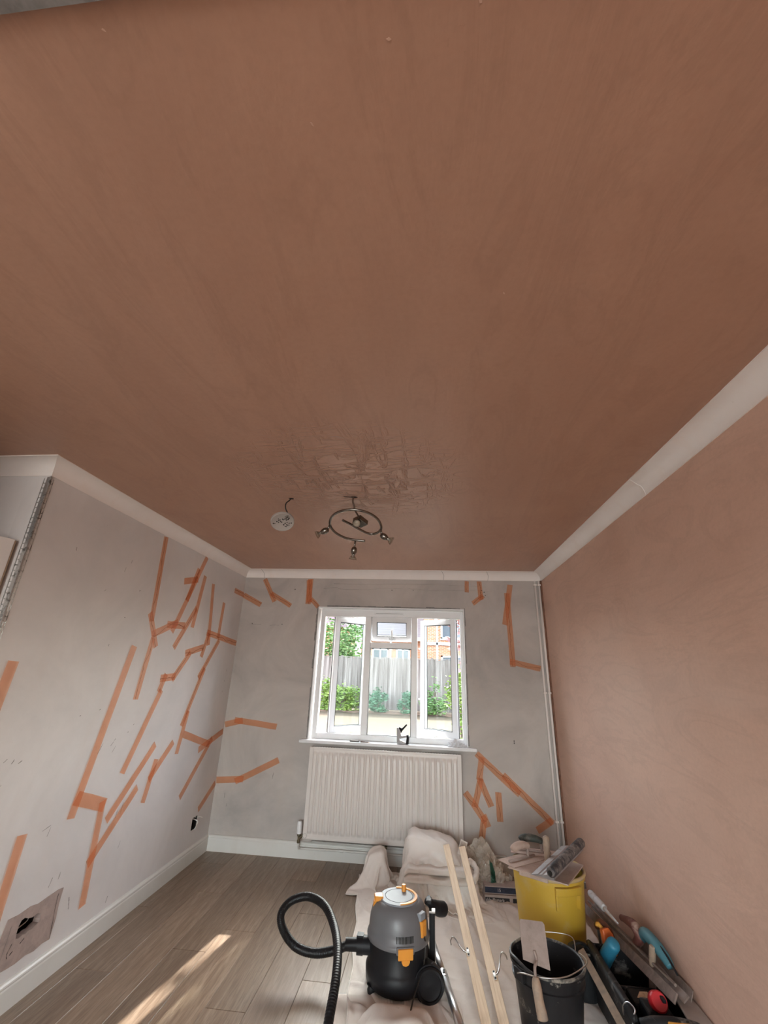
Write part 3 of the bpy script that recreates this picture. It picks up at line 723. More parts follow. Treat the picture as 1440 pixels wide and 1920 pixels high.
t2('L', 2.705, 0.705, 2.728, 0.211, 'long upright orange tape ending lowest, above the skirting')
t2('L', 3.016, 0.707, 2.693, 0.408, 'lower right of the two long parallel tapes, crossing the lowest upright strip')
t2('L', 2.187, 0.695, 2.160, 0.200, 'orange tape at the left picture edge just above the patched hole', w=0.056)
t2('L', 4.167, 0.494, 3.918, 0.352, 'low orange tape slanting from the back corner towards the socket hole')
tape('L', [(3.956, 2.149, 'L'), (4.176, 2.142, 'L'), (XL+0.002, 2.142, 'B'), (-1.681, 2.045, 'B')], 'orange tape folded round the back left corner near the ceiling', True)
t2('B', -1.674, 2.308, -1.543, 2.080, 'cracked orange tape under the back coving, left of the window, steep arm of the bend', True, 0.045)
t2('B', -1.589, 2.163, -1.370, 2.042, 'cracked orange tape on the back wall, slanting arm of the bend left of the window', True, 0.045)
t2('B', -1.191, 2.314, -1.197, 2.062, 'upright dark orange tape above the left window corner, front strip of the doubled pair', True, 0.055)
t2('B', -1.207, 2.305, -1.185, 2.078, 'upright dark orange tape above the left window corner, back strip of the doubled pair', True, 0.055)
t2('B', -1.172, 2.117, -1.090, 2.034, 'short slanting orange tape touching the upper left corner of the window', True, 0.042)
t2('B', -1.870, 0.952, -1.706, 0.994, 'short orange tape starting in the left corner level with the window sill')
t2('B', -1.784, 0.994, -1.379, 0.956, 'orange tape falling towards the window, level with the sill on the back wall')
t2('B', -1.874, 0.512, -1.628, 0.531, 'level orange tape low on the back wall starting in the left corner')
t2('B', -1.701, 0.509, -1.327, 0.693, 'orange tape rising towards the radiator on the back wall')
t2('B', 0.373, 2.312, 0.369, 2.203, 'faint short upright orange tape above the right window corner, the left one', True, 0.04)
t2('B', 0.490, 2.311, 0.502, 2.133, 'upright orange tape with screw holes above the right window corner', True, 0.045)
t2('B', 0.526, 2.173, 0.420, 2.097, 'short slanting orange tape below the screw holes, right of the window top', True, 0.045)
t2('B', 0.785, 2.282, 0.710, 1.904, 'orange tape leaning at the top of the long strip between window and pipes')
t2('B', 0.748, 2.201, 0.759, 1.535, 'long upright orange tape on the back wall between window and pipes', True)
t2('B', 0.733, 1.580, 1.000, 1.528, 'level orange tape running from the long upright strip to the pipes', True)
t2('B', 0.402, 0.829, 0.741, 0.549, 'long slanting orange tape leaving the right end of the window sill', True)
t2('B', 0.615, 0.680, 0.985, 0.363, 'long slanting orange tape running down towards the foot of the pipes', True)
t2('B', 0.982, 0.383, 0.859, 0.308, 'short orange tape turning back at the foot of the pipes')
t2('B', 0.446, 0.806, 0.416, 0.633, 'upright orange tape forming the stem of the fork right of the radiator', True)
t2('B', 0.430, 0.646, 0.372, 0.438, 'left prong of the taped fork right of the radiator', True)
t2('B', 0.421, 0.639, 0.507, 0.449, 'right prong of the taped fork right of the radiator', True)
t2('B', 0.298, 0.539, 0.454, 0.342, 'orange tape slanting away from the right edge of the radiator', True)
t2('B', 0.567, 0.554, 0.572, 0.349, 'separate upright orange tape right of the taped fork', True)
t2('B', 0.439, 0.387, 0.475, 0.307, 'stubby orange tape at the bend below the taped fork', False)
t2('B', 0.442, 0.353, 0.420, 0.227, 'lowest orange tape on the back wall, dropping behind the plastic bag', True)

# ------------------------------------------------------------------ marks, holes and patches in the walls
def outline_patch(name, wall, outer, inner, mat, parent, off):
    """flat ring between two loops with the same number of points, standing proud of the wall"""
    n = len(outer); vs = [surf(wall, u, z, off) for u, z in outer]+[surf(wall, u, z, off*1.2) for u, z in inner]+[surf(wall, u, z, 0) for u, z in outer]+[surf(wall, u, z, -0.03) for u, z in inner]
    fs = []
    for i in range(n):
        j = (i+1) % n; fs += [(i, j, n+j, n+i), (2*n+i, 2*n+j, j, i), (n+i, n+j, 3*n+j, 3*n+i)]
    return MB().add(vs, fs).build(name, mat, parent, auto=30)
outer = [(2.552, 0.362), (2.545, 0.30), (2.548, 0.24), (2.537, 0.162), (2.49, 0.166), (2.449, 0.158), (2.40, 0.166), (2.35, 0.160), (2.302, 0.163), (2.234, 0.172), (2.222, 0.24), (2.230, 0.31), (2.243, 0.362), (2.30, 0.358), (2.36, 0.364), (2.403, 0.356), (2.46, 0.362), (2.52, 0.366)]
inner = [(2.432, 0.300), (2.437, 0.285), (2.434, 0.272), (2.415, 0.268), (2.40, 0.262), (2.38, 0.264), (2.365, 0.259), (2.35, 0.262), (2.33, 0.258), (2.314, 0.264), (2.311, 0.285), (2.313, 0.31), (2.322, 0.327), (2.340, 0.330), (2.36, 0.318), (2.385, 0.312), (2.41, 0.316), (2.425, 0.310)]
outline_patch('plaster_patch', 'L', outer, inner, 'patch_plaster', wall_left, 0.003)
MB().span(XL-0.118, XL-0.112, 2.301, 2.447, 0.249, 0.339).span(XL-0.112, XL-0.004, 2.3005, 2.303, 0.249, 0.339).span(XL-0.112, XL-0.004, 2.445, 2.4475, 0.249, 0.339).span(XL-0.112, XL-0.004, 2.303, 2.445, 0.2485, 0.251).span(XL-0.112, XL-0.004, 2.303, 2.445, 0.337, 0.3395).build('hole_back', 'hole_black', wall_left)
MB().tube(smooth_path([(XL-0.05, 2.32, 0.262), (XL-0.02, 2.345, 0.29), (XL-0.012, 2.375, 0.305), (XL-0.04, 2.41, 0.322)], 5), 0.0028, 6).build('buried_cable', 'steel', wall_left, smooth=True)
def crack(wall, pts, w, mat, off=0.0008, parent=None):
    P = smooth_path([(u, z, 0) for u, z in pts], 5); vs = []; n = len(P); r = random.Random(len(pts)*31+int(pts[0][0]*100))
    for i, p in enumerate(P):
        d = (P[min(i+1, n-1)]-P[max(i-1, 0)]).normalized(); nn = Vector((-d.y, d.x, 0)); hw = w*(0.35+0.65*r.random())*(0.35 if i in (0, n-1) else 1)/2
        for s in (-1, 1): q = p+nn*hw*s; vs.append(surf(wall, q.x, q.y, off))
    return MB().add(vs, [(2*k, 2*k+1, 2*k+3, 2*k+2) for k in range(n-1)]).build('crack', mat, parent or (wall_left if wall == 'L' else wall_back), recalc=False)
crack('L', [(2.522, 0.350), (2.523, 0.29), (2.530, 0.22), (2.533, 0.166)], 0.004, 'hole_black', 0.0045)
crack('L', [(2.300, 0.255), (2.285, 0.225), (2.290, 0.205)], 0.004, 'hole_black', 0.0045)
crack('L', [(2.345, 0.232), (2.365, 0.245)], 0.005, 'hole_black', 0.0045)
crack('L', [(2.300, 0.212), (2.315, 0.222)], 0.005, 'hole_black', 0.0045)
crack('L', [(2.250, 0.18), (2.262, 0.26), (2.27, 0.33)], 0.003, 'pencil_grey', 0.0045)
# pencil ticks, scuffs and filled nail holes on the left wall
rm = random.Random(12)
for (y, z, l, a, w) in [(1.98, 1.03, .02, 40, .004), (2.02, 1.02, .02, 60, .005), (2.06, 1.012, .02, 30, .005), (1.99, .93, .015, 20, .003), (2.02, 2.02, .02, 100, .004), (2.42, 2.0, .03, 80, .003), (2.46, 2.06, .025, 80, .003), (2.30, 1.85, .014, 60, .003), (2.58, .99, .06, 62, .004), (2.68, 1.01, .05, 48, .004), (2.70, .97, .04, 55, .003), (2.9, .62, .06, 78, .004), (2.86, .60, .04, 84, .004), (2.50, 1.2, .012, 20, .004), (2.36, 1.18, .01, 20, .004), (2.95, .42, .04, 75, .003), (2.45, .42, .04, 70, .004), (2.5, .43, .03, 80, .003), (2.33, .68, .05, 15, .003), (2.35, .66, .04, 75, .003), (2.62, .27, .06, 105, .006), (2.94, .16, .03, 70, .005), (2.52, 1.72, .01, 10, .005), (2.60, 1.9, .012, 30, .006), (2.44, 1.55, .012, 80, .004), (2.84, 1.09, .012, 40, .004), (2.8, 1.05, .01, 10, .004), (4.05, 1.42, .02, 80, .005), (4.04, 1.33, .014, 80, .005), (4.03, 1.24, .012, 80, .004)]:
    dx, dz = l*math.cos(math.radians(a))/2, l*math.sin(math.radians(a))/2
    o = crack('L', [(y-dx, z-dz), (y+0.003*rm.random(), z), (y+dx, z+dz)], w, 'pencil_grey', 0.0009); o.name = 'scuff_mark'
for (x, z, l, a, w) in [(-1.365, .57, .05, 80, .005), (-1.78, .40, .04, 90, .004), (-1.75, .33, .03, 80, .003), (.725, .93, .03, 88, .008), (-1.745, 1.86, .01, 0, .008), (-1.44, 1.858, .01, 0, .008), (-1.345, 2.205, .012, 0, .012), (-0.15, 2.215, .008, 0, .008), (-0.36, 2.212, .01, 0, .009), (.512, 2.222, .01, 0, .011), (.535, 2.206, .011, 0, .012), (.545, 2.175, .008, 0, .009), (-1.70, 1.852, .10, 1, .003), (-1.52, 1.850, .10, 2, .003)]:
    dx, dz = l*math.cos(math.radians(a))/2, l*math.sin(math.radians(a))/2
    o = crack('B', [(x-dx, z-dz), (x, z+0.002), (x+dx, z+dz)], w, 'pencil_grey' if w < .0075 else 'hole_black', 0.0009); o.name = 'scuff_mark'
# ridge left by the old curtain rail on the back wall
for pts in ([(-1.05, 2.222), (-0.92, 2.235), (-0.86, 2.218), (-0.60, 2.216), (-0.46, 2.234), (-0.2, 2.232)], [(-0.2, 2.235), (0.05, 2.218), (0.30, 2.22), (0.62, 2.216)], [(-0.95, 2.27), (-0.4, 2.272), (0.1, 2.275), (0.55, 2.262)]):
    MB().tube([surf('B', p.x, p.y, 0.0) for p in smooth_path([(u, z, 0) for u, z in pts], 5)], 0.0028, 5).build('filler_ridge', 'wall_paint_patchy', wall_back, smooth=True)

# empty socket box low on the left wall with loose wire ends
sb = thing('socket_hole', (XL, 3.893, 0.226), 'empty black socket box low on the left wall near the back corner', 'socket box')
sy0, sy1, sz0, sz1 = SOCK
MB().span(XL-0.045, XL-0.042, sy0, sy1, sz0, sz1).span(XL-0.042, XL-0.0005, sy0+.0003, sy0+0.002, sz0, sz1).span(XL-0.042, XL-0.0005, sy1-0.002, sy1-.0003, sz0, sz1).span(XL-0.042, XL-0.0005, sy0+.0003, sy1-.0003, sz0+.0003, sz0+0.002).span(XL-0.042, XL-0.0005, sy0+.0003, sy1-.0003, sz1-0.002, sz1-.0003).build('back_box', 'hole_black', sb)
MB().tube(smooth_path([(XL-0.04, 3.91, 0.295), (XL+0.012, 3.925, 0.275), (XL+0.014, 3.915, 0.25), (XL+0.008, 3.90, 0.225)], 6), 0.004, 8).build('loose_wire', 'cable_white', sb, smooth=True)
MB().tube(smooth_path([(XL-0.03, 3.92, 0.300), (XL+0.02, 3.95, 0.298), (XL+0.03, 3.965, 0.288)], 5), 0.0025, 6).build('loose_wire', 'cable_white', sb, smooth=True)

# ------------------------------------------------------------------ ceiling light hanging by its cable
LC = Vector((-0.440, 2.405, 2.283)); lx = Vector((1, 0.06, -0.03)).normalized(); ly = Vector((0.0, 0.955, -0.297))
LMx = frame(LC, lx, ly)
lamp = thing('ceiling_light', (-0.43, 2.235, HC), 'chrome spiral ceiling light with four spotlights hanging loose from its cable', 'ceiling light')
lp = [(-0.075, -0.050), (-0.03, -0.012), (0.02, 0.035), (0.065, 0.072), (0.105, 0.080), (0.142, 0.052), (0.157, 0.0), (0.136, -0.0785), (0.0785, -0.136), (0, -0.157), (-0.0785, -0.136), (-0.136, -0.0785), (-0.157, 0), (-0.136, 0.0785), (-0.0785, 0.136), (-0.01, 0.157), (0.05, 0.162)]
LP = smooth_path([(a, b, 0) for a, b in lp], 6)
MB().tube(LP, 0.0078, 10, M=LMx).build('rail', 'lamp_chrome', lamp, smooth=True)
pr = lambda a, b, c=0: LMx @ Vector((a, b, c))
near = pr(0.0, -0.157)
MB().tube(smooth_path([(-0.430, 2.235, HC+0.01), (-0.434, 2.237, 2.375), (-0.425, 2.248, 2.345), near+Vector((0.004, 0.006, 0.004)), pr(0.02, -0.09, 0.01), pr(0.03, -0.03, 0.02)], 5), 0.0052, 8).build('cable', 'cable_brown', lamp, smooth=True)
cz = 0.016
MB().box((0.038, 0.0, cz), (0.062, 0.075, 0.034), LMx @ RZ(-38)).build('ceiling_cup', 'lamp_chrome', lamp, bevel=0.006)
def spot(base, stem_end, aim, lit=False):
    base, stem_end, aim = Vector(base), Vector(stem_end), Vector(aim).normalized()
    MB().tube([base, stem_end], 0.0058, 8).build('stem', 'lamp_chrome', lamp, smooth=True)
    u, v = axis_frame(aim); M = frame(stem_end-aim*0.008, u, v) 
    if (M.to_3x3() @ Vector((0, 0, 1))).dot(aim) < 0: M = frame(stem_end-aim*0.008, v, u)
    body = MB().lathe([(0.0, 0.0), (0.010, 0.003), (0.017, 0.012), (0.0195, 0.024), (0.018, 0.037), (0.013, 0.048), (0.010, 0.052)], 16, M, False, True).build('spotlight', 'lamp_chrome', lamp, smooth=True)
    MB().lathe([(0.010, 0.052), (0.010, 0.058), (0.014, 0.063), (0.021, 0.072), (0.025, 0.080), (0.0262, 0.083), (0.024, 0.083), (0.0, 0.081)], 16, M).build('bulb', 'bulb_glass', body, smooth=True)
    MB().lathe([(0.0, 0.079), (0.012, 0.0785), (0.0205, 0.0755), (0.0195, 0.0725), (0.0, 0.074)], 18, M).build('lens', 'bulb_face', body, smooth=True)
    MB().lathe([(0.0095, 0.05), (0.009, 0.060), (0.006, 0.070), (0.0, 0.073)], 12, M).build('bulb_core', 'steel', body, smooth=True)
a = pr(-0.157, 0.0); spot(a, a+Vector((-0.012, 0.0, -0.034)), (-0.90, 0.05, -0.42))
a = pr(0.155, 0.02); spot(a, a+Vector((0.004, 0.0, -0.040)), (0.85, 0.05, -0.50))
a = pr(-0.012, 0.158); spot(a, a+Vector((-0.004, 0.0, -0.050)), (-0.12, 0.18, -0.97))
a = pr(0.0, -0.05, 0.012); spot(a+Vector((0.02, 0.05, 0)), a+Vector((0.015, 0.02, -0.012)), (0.05, -0.90, -0.44))
# ragged hole the cable leaves by
MB().prism([(-0.012, -0.010), (0.010, -0.012), (0.024, -0.002), (0.010, 0.010), (-0.010, 0.008)], 0.0012, T(-0.430, 2.237, HC-0.0014)).prism([(-0.058, -0.012), (-0.030, -0.008), (-0.010, -0.006), (-0.010, 0.002), (-0.030, -0.002), (-0.052, -0.006)], 0.0012, T(-0.430, 2.237, HC-0.0014)).build('cable_hole', 'hole_black', ceiling)

# blanking plate hanging from a second cable
dp = thing('hanging_plate', (-0.812, 2.252, HC), 'round grey perforated plate hanging from the ceiling on a thin cable', 'ceiling plate')
nrm = Vector((0.20, -0.50, -0.84)).normalized(); DC = Vector((-0.845, 2.255, 2.254))
u = Vector((0.93, 0.22, 0.16)); DMx = frame(DC, u, nrm.cross(u.normalized()))
if (DMx.to_3x3() @ Vector((0, 0, 1))).dot(nrm) < 0: DMx = frame(DC, u, -nrm.cross(u.normalized()))
MB().lathe([(0.0, -0.004), (0.056, -0.004), (0.064, -0.012), (0.0685, -0.010), (0.0675, 0.002), (0.0635, 0.004), (0.058, 0.001), (0.0, 0.001)], 32, DMx).build('disc', plain('plate_grey', (0.40, 0.37, 0.345), 0.6).m, dp, auto=45)
for i, (a, b, s) in enumerate([(-0.052, -0.004, 3.2), (-0.044, -0.005, 2.2), (-0.031, 0.008, 3.0), (-0.02, 0.014, 2.6), (-0.012, 0.018, 2.6), (-0.02, 0.026, 2.4), (-0.022, 0.0, 2.8), (-0.01, 0.006, 2.6), (-0.004, 0.0, 3), (0.003, 0.022, 3), (0.008, 0.017, 2.4), (0.016, 0.022, 3.2), (0.024, 0.028, 3.4), (0.032, 0.034, 3.4), (0.024, 0.014, 3.4), (0.034, 0.018, 3.4), (0.04, 0.026, 3.6), (0.005, -0.02, 3.4), (0.014, -0.010, 3.0), (0.022, -0.022, 3.0), (0.026, -0.026, 2.4), (0.012, -0.034, 2.4), (0.018, -0.036, 2.4), (0.026, -0.006, 2.6), (0.037, -0.012, 2.6), (0.049, -0.012, 3.0), (0.034, -0.026, 2.6)]):
    MB().cyl((a, b, 0.0005), (a, b, 0.0022), s*0.001*1.25, seg=7, M=DMx).build('plate_hole', 'hole_black', dp)
MB().box((0.040, 0.030, 0.004), (0.022, 0.006, 0.006), DMx @ RZ(20)).build('terminal', 'steel', dp)
MB().tube(smooth_path([(-0.812, 2.252, HC+0.01), (-0.815, 2.25, 2.39), (-0.832, 2.24, 2.365), (-0.832, 2.242, 2.335), (-0.820, 2.250, 2.310), DMx @ Vector((0.03, 0.058, -0.002))], 5), 0.0036, 7).build('cable', 'cable_black', dp, smooth=True)
MB().prism([(-0.014, -0.008), (0.004, -0.012), (0.016, -0.004), (0.012, 0.009), (-0.004, 0.010)], 0.0012, T(-0.808, 2.252, HC-0.0014)).build('cable_hole', 'hole_black', ceiling)

# pale nicks scraped in the fresh ceiling
for i, (x, y) in enumerate(((-0.21, 0.46), (0.08, 0.33), (-0.06, 0.36), (0.2, 0.86), (-0.51, 0.31))):
    q = random.Random(i+40); a0 = q.uniform(0, 6)
    MB().prism([(0.0045*q.uniform(0.4, 1.4)*math.cos(a0+k*PI/3), 0.0022*q.uniform(0.5, 1.5)*math.sin(a0+k*PI/3)) for k in range(6)], 0.0008, T(x, y, HC-0.0009) @ RZ(q.uniform(0, 90))).build('nick', 'wall_plaster', ceiling)
# ------------------------------------------------------------------ things on the window sill
SZ = 0.870
sg = thing('staple_gun', (-0.226, 4.165, SZ), 'chrome and black staple gun standing on the window sill', 'staple gun')
GM = T(-0.226, 4.166, SZ) @ RZ(-12)
MB().prism([(-0.055, 0), (0.040, -0.0), (0.040, 0.014), (0.030, 0.016), (-0.030, 0.030), (-0.030, 0.050), (-0.014, 0.068), (-0.022, 0.100), (-0.040, 0.128), (-0.058, 0.126)], 0.024, GM @ RX(90) @ T(0, 0, -0.012)).prism([(-0.03, 0.060), (0.035, 0.075), (0.045, 0.070), (0.045, 0.055), (0.030, 0.055), (-0.03, 0.040)], 0.022, GM @ RX(90) @ T(0, 0, -0.011)).build('body', 'staple_chrome', sg, bevel=0.003)
MB().prism([(0.026, 0.002), (0.048, 0.002), (0.054, 0.06), (0.044, 0.078), (0.032, 0.074), (0.034, 0.05)], 0.028, GM @ RX(90) @ T(0, 0, -0.014)).build('grip', 'vac_black', sg, bevel=0.003)
MB().prism([(-0.052, 0.118), (-0.028, 0.085), (-0.016, 0.088), (-0.012, 0.100), (0.036, 0.152), (0.028, 0.160), (-0.012, 0.124), (-0.036, 0.134)], 0.018, GM @ RX(90) @ T(0, 0, -0.009)).build('lever', 'vac_black', sg, bevel=0.003)
kn = thing('folding_knife', (-0.655, 4.16, SZ), 'small grey folding knife lying on the window sill beside a brown pencil', 'knife')
MB().box((-0.655, 4.160, SZ+0.006), (0.085, 0.018, 0.012), None).build('handle', 'seal_grey', kn, bevel=0.004)
MB().box((-0.655, 4.160, SZ+0.0125), (0.060, 0.010, 0.002)).build('liner', 'steel', kn)
pc = thing('pencil', (-0.565, 4.150, SZ), 'brown pencil lying on the window sill beside the grey knife', 'pencil')
MB().cyl((-0.600, 4.154, SZ+0.004), (-0.530, 4.146, SZ+0.004), 0.004, seg=6).build('shaft', 'cable_brown', pc)
MB().cyl((-0.530, 4.146, SZ+0.004), (-0.514, 4.144, SZ+0.004), 0.004, 0.0006, seg=6).build('tip', 'softwood', pc)
pb = thing('plastic_wrapper', (0.245, 4.165, SZ), 'crumpled white plastic wrapper on the right end of the window sill', 'wrapper')
def crumple(cx, cy, cz, rx, ry, rz, seed, amp):
    def fn(u, v):
        th, ph = 2*PI*u, PI*v*0.5; d = Vector((math.cos(th)*math.cos(ph), math.sin(th)*math.cos(ph), math.sin(ph)))
        k = 1+amp*abs(noise.noise(d*2.6+Vector((seed, 0, 0))))*2-amp*0.6+amp*0.5*noise.noise(d*6+Vector((0, seed, 0)))
        return (cx+rx*d.x*k, cy+ry*d.y*k, cz+max(0.0, rz*d.z*k))
    return fn
MB().grid(crumple(0.230, 4.168, SZ, 0.066, 0.026, 0.042, 2.2, 0.55), 28, 9).build('film', 'sealant_white', pb)
MB().grid(crumple(0.285, 4.175, SZ, 0.038, 0.020, 0.028, 7.2, 0.5), 20, 7).build('film', 'sealant_white', pb)
def drape(x0, x1, y0, y1, z, n, rot, seed, boxes, grow=0.10, under=None, steps=150, iters=14, stiff=0.12, floor_z=0.006, ymax=4.045):
    """a square of cloth dropped on rounded boxes (x0,x1,y0,y1,z0,z1,radius[,tilt]); position-based dynamics on a grid.
    under: (points, spacing) of a cloth already lying there"""
    nu = int((x1-x0)/n); nv = int((y1-y0)/n); rs = np.random.RandomState(seed)
    a, b = np.meshgrid(np.linspace(x0, x1, nu+1)-(x0+x1)/2, np.linspace(y0, y1, nv+1)-(y0+y1)/2)
    def bumps(k, m):
        f = np.zeros_like(a)
        for _ in range(m):
            th = rs.uniform(0, 6.283); q = rs.uniform(0.6, 1.6)*k; f += np.sin(q*(a*np.cos(th)+b*np.sin(th))+rs.uniform(0, 6.283))
        return f/m
    P = np.stack([(x0+x1)/2+a*np.cos(rot)-b*np.sin(rot), (y0+y1)/2+a*np.sin(rot)+b*np.cos(rot), z+0.05*bumps(16, 8)+0.03*bumps(42, 10)], -1)
    V = np.zeros_like(P); L = n*(1+grow*(0.6+0.8*(bumps(20, 8)+0.5)))
    hz = None
    if under is not None:
        up, g = under; hz = {}
        for p in up.reshape(-1, 3):
            k = (int(p[0]//g), int(p[1]//g)); hz[k] = max(hz.get(k, -1), p[2])
        kx = [k[0] for k in hz]; ky = [k[1] for k in hz]; ox, oy = min(kx)-1, min(ky)-1
        H = np.full((max(kx)-ox+2, max(ky)-oy+2), -1.0)
        for k, v in hz.items(): H[k[0]-ox, k[1]-oy] = v
    def con(P, s0, s1, rest, k):
        d = P[s1]-P[s0]; l = np.sqrt((d*d).sum(-1))+1e-9; c = (d*((l-rest)/l*0.5*k)[..., None]); P[s0] += c; P[s1] -= c
    N, M = P.shape[:2]
    def pairs(dj, di):
        # offset (dj rows, di columns); two interleaved passes so that no vertex is touched twice
        out = []
        J, I = np.meshgrid(np.arange(N), np.arange(M), indexing='ij')
        ok = (J+dj < N) & (I+di < M) & (I+di >= 0)
        step = (J//max(1, dj)) if dj else (I//max(1, di))
        for par in (0, 1):
            m = ok & (step % 2 == par); j, i = J[m], I[m]; out.append(((j, i), (j+dj, i+di)))
        return out
    S = [(p, 1.0, 1.0) for p in pairs(0, 1)+pairs(1, 0)]+[(p, 2**0.5, 0.5) for p in pairs(1, 1)+pairs(1, -1)]+[(p, 2.0, stiff) for p in pairs(0, 2)+pairs(2, 0)]
    dt = 0.016
    for st in range(steps):
        old = P.copy(); V[..., 2] -= 9.8*dt; V *= 0.965; P = P+V*dt
        for it in range(iters):
            for (s0, s1), f, k in S: con(P, s0, s1, L[s0]*f, k)
            if it % 3 == 2 or it == iters-1:
                hit = np.zeros(P.shape[:2], bool)
                for bx in boxes:
                    c = np.array([(bx[0]+bx[1])/2, (bx[2]+bx[3])/2, (bx[4]+bx[5])/2]); r = bx[6]
                    h = np.array([(bx[1]-bx[0])/2, (bx[3]-bx[2])/2, (bx[5]-bx[4])/2])-r
                    q = P-c
                    if len(bx) > 7: q = q-np.stack([0*q[..., 0], 0*q[..., 0], bx[7]*q[..., 0]], -1)
                    w = np.clip(q, -h, h); e = q-w; l = np.sqrt((e*e).sum(-1)); out = (l < r) & (l > 1e-9)
                    push = np.where(out, (r-l)/np.maximum(l, 1e-9), 0)[..., None]*e; P = P+push
                    ins = l <= 1e-9
                    if ins.any(): P[..., 2] = np.where(ins, c[2]+h[2]+r+(bx[7]*q[..., 0] if len(bx) > 7 else 0), P[..., 2])
                    hit |= out | ins
                if hz is not None:
                    ix = np.clip((P[..., 0]//g).astype(int)-ox, 0, H.shape[0]-1); iy = np.clip((P[..., 1]//g).astype(int)-oy, 0, H.shape[1]-1)
                    t = H[ix, iy]+0.007; lo = P[..., 2] < t; P[..., 2] = np.where(lo, P[..., 2]+(t-P[..., 2])*0.6, P[..., 2]); hit |= lo
                lo = P[..., 2] < floor_z; P[..., 2] = np.where(lo, floor_z, P[..., 2]); hit |= lo
                P[..., 1] = np.minimum(P[..., 1], ymax)
                P[..., :2] = np.where(hit[..., None], old[..., :2]+(P[..., :2]-old[..., :2])*0.55, P[..., :2])
        V = (P-old)/dt; sp = np.sqrt((V*V).sum(-1, keepdims=True)); V *= np.minimum(1, 2.0/np.maximum(sp, 1e-9))
    return P
# ------------------------------------------------------------------ dust sheets
DRAPED = {}
LO = (-0.16, 0.33, 3.63, 3.94, -0.05, 0.125, 0.05)
UPB = (-0.165, 0.20, 3.67, 3.94, 0.02, 0.335, 0.05, -0.13)
DRAPED['lower'] = drape(-0.27, 0.45, 3.46, 4.03, 0.17, 0.0125, 0.04, 3, [LO], grow=0.22, stiff=0.03)
DRAPED['upper'] = drape(-0.33, 0.37, 3.47, 4.04, 0.42, 0.0125, -0.10, 8, [LO, UPB], under=(DRAPED['lower'], 0.014), grow=0.24, stiff=0.03)
DRAPED['side'] = drape(-0.62, -0.22, 3.62, 4.03, 0.24, 0.0125, 0.15, 5, [(-0.46, -0.33, 3.78, 3.93, -0.05, 0.205, 0.03, 0.35)], steps=120, grow=0.22, stiff=0.03)
DRAPED['front'] = drape(-0.38, 0.13, 2.10, 2.66, 0.09, 0.0150, 0.08, 14, [(-0.28, 0.0, 2.38, 2.575, -0.05, 0.075, 0.05)], steps=100, floor_z=0.012, grow=0.2, stiff=0.03)
def wrinkle(P, amp, seed, k=9.0, keep=None):
    """push soft creases along the normals of a draped grid"""
    du = np.gradient(P, axis=1); dv = np.gradient(P, axis=0); N = np.cross(du, dv); N /= np.sqrt((N*N).sum(-1, keepdims=True))+1e-9
    nv, nu = P.shape[:2]; Q = P.copy()
    for j in range(nv):
        for i in range(nu):
            u, v = i*0.0125, j*0.0125; w = noise.noise((u*3, v*3, seed))*0.5
            a = 0.9+1.1*noise.noise((u*1.6, v*1.6, seed+4)); c, s = math.cos(a), math.sin(a)
            p = Vector(((u*c+v*s)*k+w*2.2, (-u*s+v*c)*k*0.32+w, seed*1.7))
            r1 = 1-min(1.0, abs(noise.noise(p))*3.2); r2 = 1-min(1.0, abs(noise.noise(p*2.3+Vector((5, 2, 1))))*3.0)
            h = amp*(r1*r1*1.0+0.45*r2*r2-0.35)
            e = min(i, nu-1-i, j, nv-1-j)/4.0; Q[j, i] += N[j, i]*h*min(1.0, 0.3+e)*(keep(P[j, i]) if keep else 1.0)
    Q[..., 2] = np.maximum(Q[..., 2], 0.006); return Q
DRAPED['lower'] = wrinkle(DRAPED['lower'], 0.019, 2.0, 12.0)
DRAPED['upper'] = wrinkle(DRAPED['upper'], 0.032, 6.0, 11.0, lambda p: 0.45+0.55*min(1.0, max(0.0, (0.33-p[2])/0.12)))
DRAPED['side'] = wrinkle(DRAPED['side'], 0.018, 9.0, 11.0)
DRAPED['front'] = wrinkle(DRAPED['front'], 0.014, 11.0, 9.0)
def cloth_thing(key, name, label, mat, org):
    P = DRAPED[key]; nv, nu = P.shape[0]-1, P.shape[1]-1; pts = [tuple(map(float, q)) for q in P.reshape(-1, 3)]
    fs = [(j*(nu+1)+i, j*(nu+1)+i+1, (j+1)*(nu+1)+i+1, (j+1)*(nu+1)+i) for j in range(nv) for i in range(nu)]
    r = thing(name, org, label, 'dust sheet', 'dust sheets')
    MB().add(pts, fs).build('sheet', mat, r, smooth=True, solid=0.0035, sub=1)
    for e in ([pts[i] for i in range(nu+1)], [pts[j*(nu+1)] for j in range(nv+1)]):
        MB().tube([(q[0], q[1], q[2]+0.001) for q in e], 0.0032, 6).build('hem', mat, r, smooth=True)
    return r
